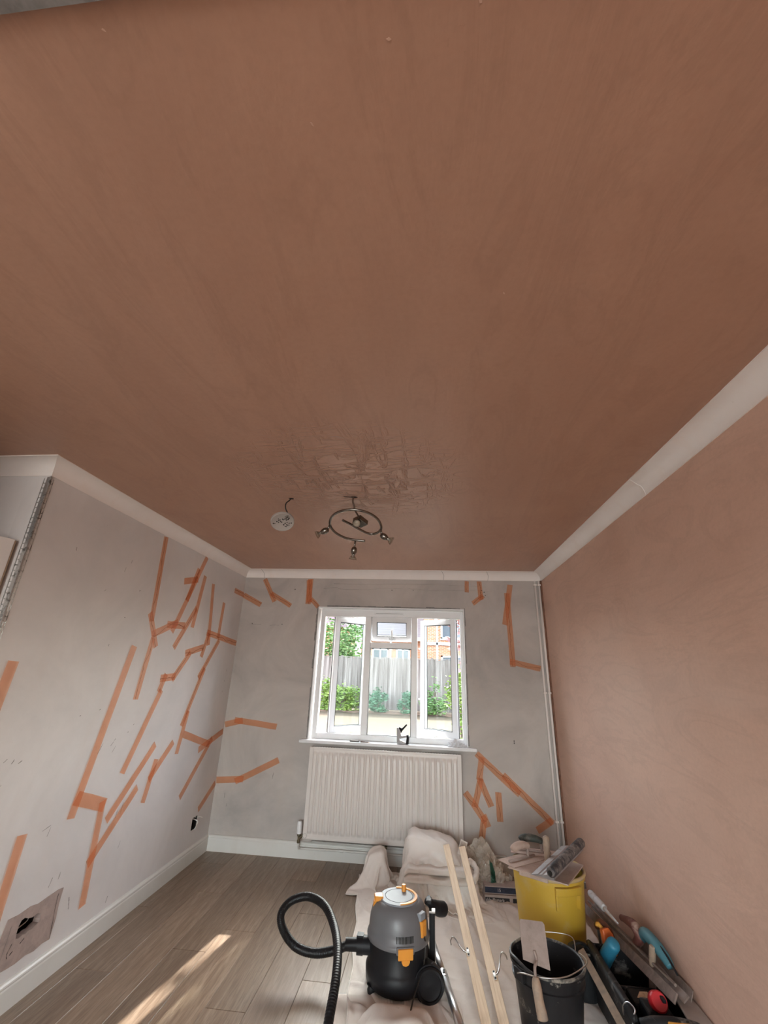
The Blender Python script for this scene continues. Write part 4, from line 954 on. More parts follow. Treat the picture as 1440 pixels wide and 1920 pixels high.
# the sheet spread over the floor
def lerp_tab(tab, t):
    if t <= tab[0][0]: return tab[0][1]
    for (a, b), (c, d) in zip(tab, tab[1:]):
        if t <= c: return b+(d-b)*(t-a)/(c-a)
    return tab[-1][1]
LEFT = [(2.05, -0.36), (2.3, -0.352), (2.5, -0.364), (2.7, -0.395), (2.9, -0.405), (3.1, -0.440), (3.3, -0.452), (3.5, -0.486), (3.7, -0.50), (3.95, -0.53)]
RIGHT = [(2.05, 0.76), (2.6, 0.76), (3.0, 0.98), (3.95, 1.0)]
def ridge(p, a):
    c, s = math.cos(a), math.sin(a); q = Vector((p[0]*c+p[1]*s, (-p[0]*s+p[1]*c)*0.33, 0))
    n = noise.noise(q*7.0+Vector((3, 1, a*4))); return max(0.0, 1-abs(n)*5.5)
def sheet_z(x, y, u):
    w = 0.0035+0.013*ridge((x, y), 1.35)*(0.5+0.5*noise.noise((x*2, y*2, 5)))+0.012*ridge((x+4, y), 0.35)+0.007*max(0, noise.noise((x*3.2, y*3.2, 0)))
    w += 0.017*math.exp(-((u-0.05)/0.035)**2)*(0.55+0.6*noise.noise((y*3.5, 0, 2)))        # the raised fold along the free edge
    w += 0.006*math.exp(-((u-0.13)/0.03)**2)*(0.5+noise.noise((y*4, 7, 2)))
    return max(0.0025, w)
def sheet_pt(u, v):
    y = 2.05+(3.95-2.05)*v; x0 = lerp_tab(LEFT, y)+0.010*noise.noise((y*5, 0, 0)); x1 = lerp_tab(RIGHT, y); x = x0+(x1-x0)*u
    return (x, y+0.01*noise.noise((x*4, 9, 0))*(1 if v in (0, 1) else 0), sheet_z(x, y, u)+(0.001 if 0 < u else 0.0))
ds = thing('floor_dust_sheet', (0.2, 3.0, 0), 'wrinkled cotton dust sheet spread flat over the right side of the floor', 'dust sheet', 'dust sheets')
MB().grid(sheet_pt, 150, 190).build('sheet', 'dust_sheet', ds, smooth=True, solid=0.0016)
MB().tube([Vector(sheet_pt(0, k/120))+Vector((0.001, 0, 0.001)) for k in range(121)], 0.0035, 6).build('hem', 'dust_sheet_pale', ds, smooth=True)
cloth_thing('lower', 'folded_dust_sheet', 'lower folded dust sheet of the pile in front of the radiator', 'dust_sheet', (0.1, 3.75, 0.0))
cloth_thing('upper', 'folded_dust_sheet', 'topmost crumpled dust sheet of the pile, peaked in front of the radiator', 'dust_sheet_pale', (0.0, 3.75, 0.12))
cloth_thing('side', 'draped_dust_sheet', 'small peaked dust sheet left of the pile by the radiator pipe', 'dust_sheet', (-0.38, 3.85, 0.0))
cloth_thing('front', 'crumpled_dust_sheet', 'crumpled dust sheet in front of the vacuum cleaner at the picture bottom', 'dust_sheet', (-0.12, 2.4, 0.0))

# a folded sheet pushed into the pile: its layers turn over at the front
def fold_stack(x0, x1, yb, yf, z0, lay, th, seed):
    m = MB(); nx = 44; vs = []; prof_n = None
    for i in range(nx+1):
        u = i/nx; x = x0+(x1-x0)*u; prof = []
        for L_ in range(lay):
            za = z0+L_*th*2; f = yf+0.03*noise.noise((x*5, L_*3.0, seed))-0.02*L_*(-1)**L_
            b = yb; up2 = th*(0.85+0.35*noise.noise((x*6, L_*2.0, seed+3)))
            for k in range(9):
                t_ = k/8; prof.append((b+(f-b)*t_, za+0.010*noise.noise((x*9, t_*3, L_+seed))))
            for k in range(1, 7):
                a = -PI/2+PI*k/7; prof.append((f-math.cos(a)*up2*0.9, za+up2*(1+math.sin(a))))
            for k in range(9):
                t_ = k/8; prof.append((f+(b-f)*t_, za+2*up2+0.012*noise.noise((x*8, t_*3, L_+seed+7))))
        e = min(u, 1-u)*nx; sq = min(1.0, 0.55+e*0.15)
        prof_n = len(prof); vs += [(x+0.012*noise.noise((q[0]*9, q[1]*9, seed+u)), q[0], z0+(q[1]-z0)*sq) for q in prof]
    fs = [(i*prof_n+k, i*prof_n+k+1, (i+1)*prof_n+k+1, (i+1)*prof_n+k) for i in range(nx) for k in range(prof_n-1)]
    return m.add(vs, fs)
fs_ = thing('folded_dust_sheet', (0.02, 3.70, 0.11), 'middle folded dust sheet with turned edges squeezed between the pile layers', 'dust sheet', 'dust sheets')
fold_stack(-0.175, 0.275, 3.86, 3.575, 0.128, 2, 0.021, 4.0).build('sheet', 'dust_sheet_pale', fs_, smooth=True, solid=0.003)

# clear plastic sacks behind the pile
def sack(cx, cy, cz, rx, ry, rz, seed, amp, nu=56, nv=26):
    def fn(u, v):
        th, ph = 2*PI*u, PI*v*0.5; d = Vector((math.cos(th)*math.cos(ph), math.sin(th)*math.cos(ph), math.sin(ph)))
        r1 = abs(noise.noise(d*1.9+Vector((seed, 0, 0)))); r2 = abs(noise.noise(d*4.2+Vector((0, seed, 0)))); r3 = abs(noise.noise(d*9+Vector((0, 0, seed))))
        k = 1+amp*(1.2*r1-0.5)+amp*0.55*(r2-0.25)+amp*0.25*(r3-0.25)
        return (cx+rx*d.x*k, cy+ry*d.y*k, cz+max(0.0, rz*d.z*k))
    return fn
bg = thing('plastic_sack', (0.45, 3.86, 0.0), 'crumpled clear plastic sack with a dark green printed band beside the dust sheets', 'plastic bag', 'clear plastic sacks')
fn = sack(0.455, 3.86, 0.008, 0.135, 0.12, 0.20, 4.7, 0.42)
MB().grid(fn, 56, 26).build('film', 'polythene', bg, smooth=False)
def on_sack(u, v): return Vector(fn(u, v))*1.0+Vector((0, -0.004, 0.002))
MB().grid(lambda a, b: on_sack(0.665+0.06*b+0.035*math.sin(a*3)+0.02*a, 0.80-0.74*a), 22, 5).build('green_print', 'print_green', bg, smooth=False, solid=0.001)
bg2 = thing('plastic_sack', (0.33, 3.97, 0.0), 'dull plain plastic sack bunched against the wall behind the dust sheet pile', 'plastic bag', 'clear plastic sacks')
MB().grid(sack(0.36, 3.965, 0.008, 0.21, 0.075, 0.275, 9.4, 0.40), 56, 24).build('film', 'polythene', bg2, smooth=False)
sc_ = thing('cloth_roll', (0.262, 3.66, 0.12), 'small twisted white cotton roll on the pile right of the battens', 'cloth roll')
MB().tube(smooth_path([(0.292, 3.60, 0.150), (0.315, 3.64, 0.165), (0.325, 3.70, 0.185), (0.295, 3.73, 0.215), (0.262, 3.70, 0.215), (0.262, 3.655, 0.185), (0.285, 3.64, 0.18)], 6), [0.016+0.006*abs(math.sin(i*0.9)) for i in range(37)], 9).build('cloth', 'dust_sheet_pale', sc_, smooth=True)
cd = thing('card_tag', (0.228, 3.745, 0.255), 'small white card standing on the dust sheet pile beside the battens', 'card')
MB().box((0, 0, 0), (0.052, 0.0016, 0.088), T(0.236, 3.735, 0.292) @ RZ(14) @ RX(-18) @ RY(24)).build('card', 'card_white', cd)
MB().box((0, -0.0012, 0.01), (0.040, 0.0006, 0.05), T(0.236, 3.735, 0.292) @ RZ(14) @ RX(-18) @ RY(24)).build('print', plain('card_print', (0.55, 0.50, 0.46), 0.7, var=0.25, scale=160).m, cd)

# flat packs of plasterboard fixings half under the yellow tub
def letters(body, size, M, mat, parent, name='lettering', ext=0.0006):
    c = bpy.data.curves.new(name, 'FONT'); c.body = body; c.size = size; c.extrude = ext; c.align_x = 'LEFT'; c.align_y = 'CENTER'
    o = bpy.data.objects.new(name, c); col.objects.link(o)
    dg = bpy.context.evaluated_depsgraph_get(); me = bpy.data.meshes.new_from_object(o.evaluated_get(dg)); bpy.data.objects.remove(o)
    me.transform(M); me.materials.clear(); me.materials.append(MATS[mat]); return new_obj(name, me, parent)
PM = T(0.375, 3.70, 0.0) @ RZ(2)
pk = thing('printed_pack', (0.47, 3.75, 0.004), 'flat printed pack with white lettering on black, lower of two beside the tub', 'pack', 'printed packs')
MB().span(0, 0.26, 0, 0.11, 0.006, 0.050, PM).build('box', 'card_pack', pk, bevel=0.002)
MB().span(0.004, 0.168, -0.0012, 0.0, 0.012, 0.036, PM).span(0.19, 0.22, -0.0012, 0, 0.010, 0.036, PM).build('print_panel', 'print_black', pk)
letters('able Plasterb', 0.0245, PM @ T(0.006, -0.0014, 0.0235) @ RX(90), 'print_white', pk)
pk2 = thing('printed_pack', (0.47, 3.76, 0.052), 'flat navy blue pack, upper of two beside the tub', 'pack', 'printed packs')
MB().span(0.004, 0.26, 0.012, 0.115, 0.0515, 0.094, PM).build('box', 'card_pack', pk2, bevel=0.002)
MB().span(0.006, 0.258, 0.0106, 0.0118, 0.0575, 0.089, PM).build('print_panel', 'print_navy', pk2)
letters('15', 0.026, PM @ T(0.088, 0.0102, 0.073) @ RX(90), 'print_white', pk2)

# ------------------------------------------------------------------ softwood battens with coat hooks
def batten(name, A, B, w, h, roll, label, hook_t, side):
    A, B = Vector(A), Vector(B); d = (B-A); L_ = d.length; z = d.normalized()
    x = Vector((1, 0, 0)); x = (x-z*x.dot(z)).normalized(); x = (Matrix.Rotation(math.radians(roll), 3, z) @ x); y = z.cross(x)
    M = Matrix(((x.x, y.x, z.x, A.x), (x.y, y.y, z.y, A.y), (x.z, y.z, z.z, A.z), (0, 0, 0, 1)))
    r = bpy.data.objects.new(name, None); link(r); r.matrix_world = M; tag(r, label, 'batten', 'softwood battens')
    def part(nm, mb, mat, **k):
        me = mb.mesh(nm, mat, k.get('smooth', False)); o = bpy.data.objects.new(nm, me); link(o, r)
        if k.get('bevel'):
            b = o.modifiers.new('bevel', 'BEVEL'); b.width = k['bevel']; b.segments = 2
        return o
    part('timber', MB().span(-w/2, w/2, -h/2, h/2, 0, L_), 'softwood', bevel=0.002)
    t = hook_t; s = side; e = w/2
    up_ = 1 if y.z > 0 else -1
    part('hook', MB().tube(smooth_path([(s*(e-0.02), up_*(h/2+0.004), t+0.035), (s*(e+0.004), up_*(h/2+0.006), t+0.030), (s*(e+0.022), up_*(h/2+0.006), t-0.005), (s*(e+0.034), up_*(h/2+0.010), t-0.040), (s*(e+0.050), up_*(h/2+0.018), t-0.055), (s*(e+0.064), up_*(h/2+0.016), t-0.040), (s*(e+0.066), up_*(h/2+0.010), t-0.022)], 5), 0.0032, 7), 'steel', smooth=True)
    part('hook', MB().tube([(s*(e-0.001), 0, t+0.006), (s*(e+0.020), up_*(h/2+0.004), t+0.004)], 0.0026, 6), 'steel', smooth=True)
    part('hook_plate', MB().box((s*(e-0.012), up_*(h/2+0.0015), t+0.030), (0.012, 0.003, 0.045)), 'steel', bevel=0.001)
    for k in (0.012, 0.046): part('screw', MB().cyl((s*(e-0.012), up_*(h/2+0.003), t+k), (s*(e-0.012), up_*(h/2+0.0045), t+k), 0.004, seg=8), 'hole_black')
    return r
batten('wooden_batten', (0.118, 3.62, 0.332), (0.262, 2.28, 0.012), 0.044, 0.022, 14, 'pale softwood batten with a coat hook, the left of the two leaning on the pile', 0.80, -1)
batten('wooden_batten', (0.228, 3.64, 0.322), (0.332, 2.28, 0.014), 0.044, 0.022, 14, 'pale softwood batten with a coat hook, the right of the two leaning on the pile', 0.93, 1)

# ------------------------------------------------------------------ vacuum cleaner
VX, VY = -0.160, 2.795
vac = thing('vacuum_cleaner', (VX, VY, 0.004), 'grey and black drum vacuum cleaner with orange clips and black hose', 'vacuum cleaner')
VM = T(VX, VY, 0)
def pol(a, r, z): return Vector((VX+r*math.cos(math.radians(a)), VY+r*math.sin(math.radians(a)), z))
MB().lathe([(0.10, 0.024), (0.150, 0.026), (0.161, 0.040), (0.163, 0.085), (0.154, 0.102), (0.148, 0.110), (0.149, 0.205), (0.10, 0.205)], 56, VM, True, True).build('drum', 'vac_black', vac, auto=45)
MB().lathe([(0.146, 0.196), (0.159, 0.198), (0.161, 0.208), (0.159, 0.216), (0.1525, 0.222), (0.151, 0.250), (0.1475, 0.280), (0.139, 0.310), (0.126, 0.334), (0.110, 0.347), (0.100, 0.350), (0.0, 0.350)], 56, VM, True).build('motor_head', 'vac_grey', vac, auto=50)
lid = MB().lathe([(0.101, 0.346), (0.101, 0.353), (0.098, 0.356), (0.074, 0.358), (0.072, 0.3555), (0.070, 0.358), (0.0, 0.3595)], 48, VM).build('lid', 'vac_lid', vac, auto=35)
arc = [pol(a, 0.088, 0.3575) for a in range(-82, 106, 6)]
vs = []; fs = []
for i, a in enumerate(range(-82, 106, 6)):
    for r_, z_ in ((0.082, 0.3560), (0.082, 0.3615), (0.0955, 0.3605), (0.0965, 0.355)): vs.append(pol(a, r_, z_))
n_ = len(vs)//4
for i in range(n_-1):
    for k in range(4): fs.append((i*4+k, i*4+(k+1) % 4, (i+1)*4+(k+1) % 4, (i+1)*4+k))
fs += [(0, 1, 2, 3), tuple((n_-1)*4+k for k in range(4))]
hd = MB().add(vs, fs).build('carry_handle', 'vac_orange', vac)
MB().lathe([(0.013, 0.0), (0.0115, 0.004), (0.0115, 0.026), (0.010, 0.030), (0, 0.031)], 16, T(*pol(68, 0.058, 0.357)), True).build('lid_knob', 'vac_orange', lid, auto=40)
# orange clip at the left of the lid
CM = T(*pol(192, 0.108, 0.350)) @ RZ(192)
MB().prism([(-0.022, -0.026), (0.018, -0.023), (0.022, -0.016), (0.022, 0.016), (0.018, 0.023), (-0.022, 0.026)], 0.022, CM @ T(0, 0, -0.008)).build('side_clip', 'vac_orange', vac, bevel=0.004)
MB().add([(0.012, -0.020, -0.008), (0.012, 0.020, -0.008), (0.022, 0.0, -0.050), (0.030, 0.0, -0.048), (0.024, -0.018, -0.008), (0.024, 0.018, -0.008)], [(0, 2, 3, 4), (1, 5, 3, 2), (4, 3, 5), (0, 1, 2), (0, 4, 5, 1)], CM).build('side_clip', 'vac_orange', vac)
# switch tower at the right, cable out of it
SM = T(*pol(-32, 0.136, 0.285)) @ RZ(-32)
MB().prism([(-0.04, -0.026), (0.014, -0.022), (0.014, 0.022), (-0.04, 0.026)], 0.030, SM @ T(0, 0, 0.012)).build('switch_cap', 'vac_lid', vac, bevel=0.003)
MB().span(-0.02, 0.022, -0.020, 0.020, -0.050, 0.014, SM).build('switch_housing', 'vac_orange', vac, bevel=0.004)
MB().span(0.022, 0.0235, -0.008, 0.008, -0.035, -0.005, SM).build('switch', 'vac_orange', vac, bevel=0.001)
m = MB()
for k in range(13):
    a = -92+k*2.6+2; p = pol(a, 0.1513, 0.243); m.box((0, 0, 0), (0.004, 0.0036, 0.026), T(*p) @ RZ(a+0))
m.build('vent_grille', 'hole_black', vac)
for k in range(12):
    a = -92+k*2.6+3.3; p = pol(a, 0.1525, 0.243)
MB().box((0, 0, 0), (0.012, 0.088, 0.030), T(*pol(-74, 0.155, 0.206)) @ RZ(-74)).build('latch_housing', 'vac_grey', vac, bevel=0.004)
la = MB().box((0, 0, 0), (0.012, 0.074, 0.042), T(*pol(-74, 0.1625, 0.196)) @ RZ(-74)).build('front_latch', 'vac_orange', vac, bevel=0.004)
MB().prism([(-0.020, 0.0), (0.020, 0.0), (0.020, -0.008), (0.013, -0.018), (0.0, -0.022), (-0.013, -0.018), (-0.020, -0.008)], 0.009, T(*pol(-74, 0.166, 0.177)) @ RZ(-74+90) @ RX(90) @ T(0, 0, -0.0045)).build('latch_tongue', 'vac_orange', la, bevel=0.002)
# inlet, feet, wheels
IN = pol(186, 0.150, 0.152); ID = Vector((-1, -0.10, 0.0)).normalized()
MB().cyl(IN-ID*0.02, IN+ID*0.035, 0.037, seg=24).cyl(IN+ID*0.030, IN+ID*0.062, 0.0405, 0.0385, seg=24).box(tuple(IN+ID*0.045+Vector((0, 0, 0.036))), (0.034, 0.036, 0.014)).build('hose_inlet', 'vac_black', vac, auto=40)
MB().cyl(IN+ID*0.058, IN+ID*0.12, 0.0275, 0.0265, seg=20).build('hose_cuff', 'vac_black', vac, auto=40)
def wheel(c, ax, r, w):
    c, ax = Vector(c), Vector(ax).normalized(); u, v = axis_frame(ax); M = frame(c, u, v)
    if (M.to_3x3() @ Vector((0, 0, 1))).dot(ax) < 0: M = frame(c, v, u)
    h = MB().lathe([(r*0.7, -w*2.2), (r*1.02, -w*0.9), (r*1.08, -w*0.4), (r*1.08, w*0.15), (r*1.0, w*0.15)], 32, M, True).build('wheel_housing', 'vac_black', vac, auto=50)
    k = MB().lathe([(r*0.95, -w*0.4), (r, -w*0.3), (r, w*0.35), (r*0.93, w*0.5), (r*0.80, w*0.5), (r*0.77, w*0.36), (r*0.55, w*0.30), (r*0.2, w*0.34), (0, w*0.36)], 36, M).build('wheel', 'hose_black', vac, auto=30)
wheel((-0.004, 2.690, 0.074), (0.22, -1, 0.03), 0.068, 0.05)
wheel((-0.045, 2.93, 0.074), (0.9, 0.45, 0.0), 0.068, 0.04)
for a in (215, 150):
    p = pol(a, 0.150, 0.0); MB().lathe([(0.010, 0.006), (0.018, 0.010), (0.020, 0.022), (0.014, 0.036), (0.022, 0.042), (0.0, 0.044)], 16, T(p.x, p.y, 0.0), True).build('castor', 'vac_black', vac, auto=50)
# upright tool holder with the floor nozzle on its top
MB().box((0, 0, 0.19), (0.030, 0.034, 0.20), T(0.012, 2.835, 0)).build('tool_holder', 'vac_black', vac, bevel=0.006)
MB().box((0.012, 2.832, 0.292), (0.034, 0.036, 0.010)).build('holder_clip', 'steel', vac, bevel=0.002)
nz = MB().tube(smooth_path([(-0.012, 2.885, 0.315), (0.012, 2.90, 0.290), (0.045, 2.935, 0.262), (0.082, 2.965, 0.250)], 5), [0.022, 0.022, 0.021, 0.020, 0.021, 0.023, 0.026, 0.029, 0.031, 0.0325, 0.034, 0.0345, 0.0345, 0.034, 0.033, 0.028], 16).build('nozzle', 'vac_black', vac, smooth=True)
MB().box((-0.004, 2.870, 0.318), (0.03, 0.05, 0.018), None).build('nozzle_clamp', 'vac_black', nz, bevel=0.004)
# hose: ribbed tube that loops beside the machine and comes forward
hp = [IN+ID*0.10, (-0.483, 2.752, 0.130), (-0.582, 2.756, 0.11), (-0.68, 2.75, 0.13), (-0.762, 2.789, 0.17), (-0.794, 2.822, 0.22), (-0.76, 2.87, 0.26), (-0.669, 2.889, 0.28), (-0.566, 2.84, 0.27), (-0.487, 2.727, 0.24), (-0.435, 2.577, 0.22), (-0.411, 2.431, 0.19), (-0.408, 2.315, 0.14), (-0.41, 2.20, 0.07), (-0.43, 2.05, 0.026), (-0.46, 1.85, 0.024)]
HP = smooth_path(hp, 34)
MB().tube(HP, [0.0205 if i % 3 else 0.0188 for i in range(len(HP))], 14).build('hose', 'hose_black', vac, smooth=True)
MB().tube(smooth_path([SM @ Vector((0.02, 0.0, -0.045)), (-0.022, 2.722, 0.20), (-0.030, 2.690, 0.14), (-0.060, 2.620, 0.095), (-0.082, 2.52, 0.078), (-0.098, 2.40, 0.06), (-0.11, 2.26, 0.045), (-0.12, 2.12, 0.03)], 8), 0.0036, 8).build('mains_cable', 'cable_black', vac, smooth=True)
tb_ = thing('vacuum_tube', (0.08, 2.75, 0.02), 'shiny chrome vacuum extension tube lying on the dust sheet beside the vacuum', 'vacuum tube')
A, B = Vector((0.016, 3.06, 0.060)), Vector((0.145, 2.44, 0.032)); dd = (B-A).normalized()
MB().tube([A, A+dd*0.26], 0.0165, 18).build('inner_tube', 'chrome', tb_, smooth=True)
MB().tube([A+dd*0.25, B], 0.0190, 18).build('outer_tube', 'chrome', tb_, smooth=True)
MB().tube([A+dd*0.235, A+dd*0.285], 0.0215, 18).build('collar', 'chrome', tb_, auto=40)
MB().box((0, 0, 0.018), (0.012, 0.03, 0.010), T(*(A+dd*0.26))).build('release_catch', 'vac_black', tb_, bevel=0.002)

# ------------------------------------------------------------------ yellow tub with plastering tools on it
TX, TY, TH = 0.688, 3.150, 0.42
tub = thing('yellow_tub', (TX, TY, 0.004), 'large yellow plastic mixing tub with a plaster-crusted rim', 'tub')
TM = T(TX, TY, 0.006)
MB().lathe([(0.0, 0.004), (0.160, 0.0), (0.168, 0.006), (0.196, TH-0.012), (0.202, TH-0.012), (0.202, TH-0.030)], 56, TM).lathe([(0.0, 0.012), (0.158, 0.012), (0.190, TH-0.010)], 56, TM).build('body', 'tub_yellow', tub, auto=40)
MB().tube([TM @ Vector((0.200*math.cos(a*PI/28), 0.200*math.sin(a*PI/28), TH-0.008)) for a in range(56)], 0.0095, 8, closed=True).build('rim', 'tub_rim', tub, smooth=True)
def tub_strip(a0, a1, r0, z0, z1, dr):
    m = MB(); n = 8; vs = []; fs = []
    for i in range(n+1):
        a = math.radians(a0+(a1-a0)*i/n)
        for z in (z0, z1):
            rr_ = 0.168+(0.196-0.168)*(z/TH)
            for q in (rr_-0.004, rr_+dr): vs.append(TM @ Vector((q*math.cos(a), q*math.sin(a), z)))
    for i in range(n):
        b = 4*i; c = 4*(i+1); fs += [(b, b+1, c+1, c), (b+2, c+2, c+3, b+3), (b+1, b+3, c+3, c+1), (b, c, c+2, b+2)]
    fs += [(0, 2, 3, 1), (4*n, 4*n+1, 4*n+3, 4*n+2)]
    return m.add(vs, fs)
tub_strip(-93, -52, 0, 0.352, 0.388, 0.026).build('grip', 'tub_yellow', tub, bevel=0.003)
tub_strip(-93.5, -90.5, 0, 0.285, 0.385, 0.020).build('grip_rib', 'tub_yellow', tub, bevel=0.002)
tub_strip(-54.5, -51.5, 0, 0.285, 0.385, 0.020).build('grip_rib', 'tub_yellow', tub, bevel=0.002)
tub_strip(92, 128, 0, 0.352, 0.388, 0.026).build('grip', 'tub_yellow', tub, bevel=0.003)
RZt = TH+0.0105
hk = thing('plastering_hawk', (0.675, 3.095, RZt), 'square plaster-caked hawk lying upside down across the yellow tub', 'hawk')
HM = T(0.672, 3.098, RZt) @ RZ(-31)
MB().span(-0.165, 0.165, -0.165, 0.165, 0, 0.007, HM).build('plate', 'plaster_crust', hk, bevel=0.002)
MB().span(-0.10, 0.06, -0.168, -0.160, -0.016, 0.003, HM).span(-0.168, -0.158, -0.14, 0.02, -0.012, 0.004, HM).build('plaster_drip', 'plaster_crust', hk, bevel=0.004)
MB().lathe([(0.034, 0.007), (0.024, 0.016), (0.0165, 0.026), (0.0175, 0.08), (0.0185, 0.130), (0.016, 0.142), (0.008, 0.147), (0.0, 0.148)], 22, HM @ T(0.005, 0.02, 0)).build('handle', 'wood_handle_dusty', hk, smooth=True)
def finishing_trowel(name, M, L_, W_, label, grip, group, blade='plaster_crust', cat='trowel'):
    """blade in local xy, handle above it along x"""
    o = (M @ Vector((0, 0, 0))); r = thing(name, tuple(o), label, cat, group)
    MB().span(-L_/2, L_/2, -W_/2, W_/2, 0, 0.0022, M).build('blade', blade, r)
    MB().tube([M @ Vector((-L_*0.40, 0, 0.007)), M @ Vector((L_*0.30, 0, 0.007))], [0.0085, 0.0075], 8).build('spine', 'trowel_blade', r, smooth=True)
    MB().tube(smooth_path([(L_*0.12, 0, 0.006), (L_*0.12, 0, 0.036), (L_*0.10, 0, 0.056)], 5), 0.0075, 8, M=M).build('tang', 'trowel_blade', r, smooth=True)
    MB().tube(smooth_path([(L_*0.145, 0, 0.060), (L_*0.10, 0, 0.064), (0, 0, 0.071), (-L_*0.16, 0, 0.072), (-L_*0.27, 0, 0.062), (-L_*0.30, 0, 0.055)], 5), [0.013, 0.015, 0.0165, 0.017, 0.017, 0.017, 0.0175, 0.018, 0.0185, 0.019, 0.0195, 0.020, 0.0205, 0.021, 0.021, 0.021, 0.021, 0.021, 0.021, 0.021, 0.020, 0.019, 0.0175, 0.015, 0.011, 0.006], 14, M=M).build('handle', grip, r, smooth=True)
    return r
finishing_trowel('finishing_trowel', T(0.560, 3.165, RZt+0.0078) @ RZ(37) @ RX(0), 0.30, 0.125, 'plaster-coated finishing trowel resting on the hawk, its pale handle uppermost', 'plaster_crust', 'trowels on the tub')
finishing_trowel('finishing_trowel', T(0.655, 3.275, RZt+0.0115) @ RZ(-8), 0.30, 0.11, 'finishing trowel with a dark green handle behind the hawk handle', 'grip_green_dark', 'trowels on the tub')
# aluminium skimming spatula
sp = thing('skimming_spatula', (0.68, 2.95, RZt+0.01), 'aluminium skimming spatula with a black foam grip laid across the yellow tub', 'spatula')
A, B = Vector((0.632, 2.835, 0.470)), Vector((0.885, 3.155, 0.512))
ax = (B-A).normalized(); side = Vector((-ax.y, ax.x, 0)); side = (side*0.9+Vector((-0.35, -0.25, -0.16))).normalized(); SPM = frame(A, ax, side); LN = (B-A).length
prof = [(-0.022, 0.026), (0.010, 0.028), (0.016, 0.014), (0.040, 0.008), (0.046, 0.011), (0.062, 0.007), (0.068, 0.010), (0.110, 0.001), (0.112, -0.002), (0.066, 0.000), (0.040, -0.002), (0.010, -0.006), (-0.020, -0.004)]
m = MB(); m.prism(prof, LN, SPM @ Matrix(((0, 0, 1, 0), (1, 0, 0, 0), (0, 1, 0, 0), (0, 0, 0, 1)))); m.build('blade', 'spatula_metal', sp)
gz = 0.030
MB().tube([SPM @ Vector((t_, -0.012, gz)) for t_ in (-0.012, -0.006, 0.0, 0.05, 0.15, 0.25, LN-0.03, LN+0.01, LN+0.022)], [0.018, 0.023, 0.025, 0.026, 0.0255, 0.0262, 0.026, 0.025, 0.018], 20).build('grip', 'spatula_grip', sp, smooth=True)
MB().cyl(SPM @ Vector((-0.013, -0.012, gz)), SPM @ Vector((-0.0145, -0.012, gz)), 0.012, seg=14).build('grip_end', 'hole_black', sp)

# ------------------------------------------------------------------ black bucket with a bucket trowel
BX, BY, BH = 0.512, 2.502, 0.300
bk = thing('black_bucket', (BX, BY, 0.004), 'black plastic builder bucket with a wire handle at the picture bottom', 'bucket')
BM = T(BX, BY, 0.006) @ Matrix.Rotation(math.radians(0), 4, 'Z')
MB().lathe([(0.0, 0.006), (0.112, 0.0), (0.118, 0.008), (0.142, 0.235), (0.150, 0.235), (0.151, 0.245), (0.146, 0.248), (0.152, BH-0.006), (0.157, BH-0.006), (0.157, BH-0.018)], 48, BM).lathe([(0.0, 0.012), (0.110, 0.012), (0.148, BH-0.004)], 48, BM).build('body', 'bucket_black', bk, auto=40)
rim = [BM @ Vector((0.153*math.cos(a*PI/30), 0.153*math.sin(a*PI/30), BH-0.004+(0.014*math.exp(-((a-34)/3.5)**2)))) for a in range(60)]
MB().tube(rim, 0.0062, 8, closed=True).build('rim', 'bucket_rim', bk, smooth=True)
for a in (30, 212):
    MB().box((0.158, 0, BH-0.028), (0.020, 0.050, 0.042), BM @ RZ(a)).build('handle_lug', 'bucket_black', bk, bevel=0.004)
ha, hb = [BM @ (RZ(a) @ Vector((0.170, 0, BH-0.022))) for a in (30, 212)]
mid = (ha+hb)/2
MB().tube(smooth_path([ha, ha+Vector((0.012, -0.03, 0.018)), BM @ Vector((0.155, -0.055, BH+0.018)), BM @ Vector((0.075, -0.132, BH+0.014)), BM @ Vector((0.01, -0.160, BH+0.010)), BM @ Vector((-0.065, -0.156, BH+0.004)), BM @ Vector((-0.13, -0.12, BH-0.006)), hb], 7), 0.0024, 7).build('wire_handle', 'steel', bk, smooth=True)
MB().tube(smooth_path([ha, BM @ Vector((0.150, 0.125, BH+0.020)), BM @ Vector((0.08, 0.150, BH+0.022)), BM @ Vector((-0.02, 0.158, BH+0.014))], 6), 0.0020, 6).build('wire_loop', 'steel', bk, smooth=True)
MB().tube(smooth_path([(BX+0.066, BY-0.138, 0.06), (BX+0.062, BY-0.146, 0.11), (BX+0.085, BY-0.139, 0.135), (BX+0.108, BY-0.122, 0.12), (BX+0.112, BY-0.108, 0.06)], 6), 0.002, 6).build('side_ring', 'bucket_rim', bk, smooth=True)
bt = thing('bucket_trowel', (0.45, 2.36, 0.30), 'bucket trowel with a broad dusty blade and wooden handle hooked over the bucket rim', 'trowel')
O = Vector((0.440, 2.372, 0.345)); up_ = Vector((-0.045, 0.10, 0.235)).normalized(); rt = Vector((1, 0.07, -0.06)); TMx = frame(O, rt, up_)
MB().prism([(-0.052, 0.002), (0.056, -0.020), (0.054, 0.118), (0.046, 0.126), (-0.048, 0.126), (-0.054, 0.116)], 0.0022, TMx).build('blade', 'trowel_blade', bt)
MB().tube(smooth_path([O+up_*0.035+Vector((0.004, -0.006, 0)), O+up_*0.01+Vector((0.004, -0.014, 0)), Vector((0.4275, 2.335, 0.345)), Vector((0.4265, 2.322, 0.315))], 6), 0.006, 8).build('tang', 'trowel_blade', bt, smooth=True)
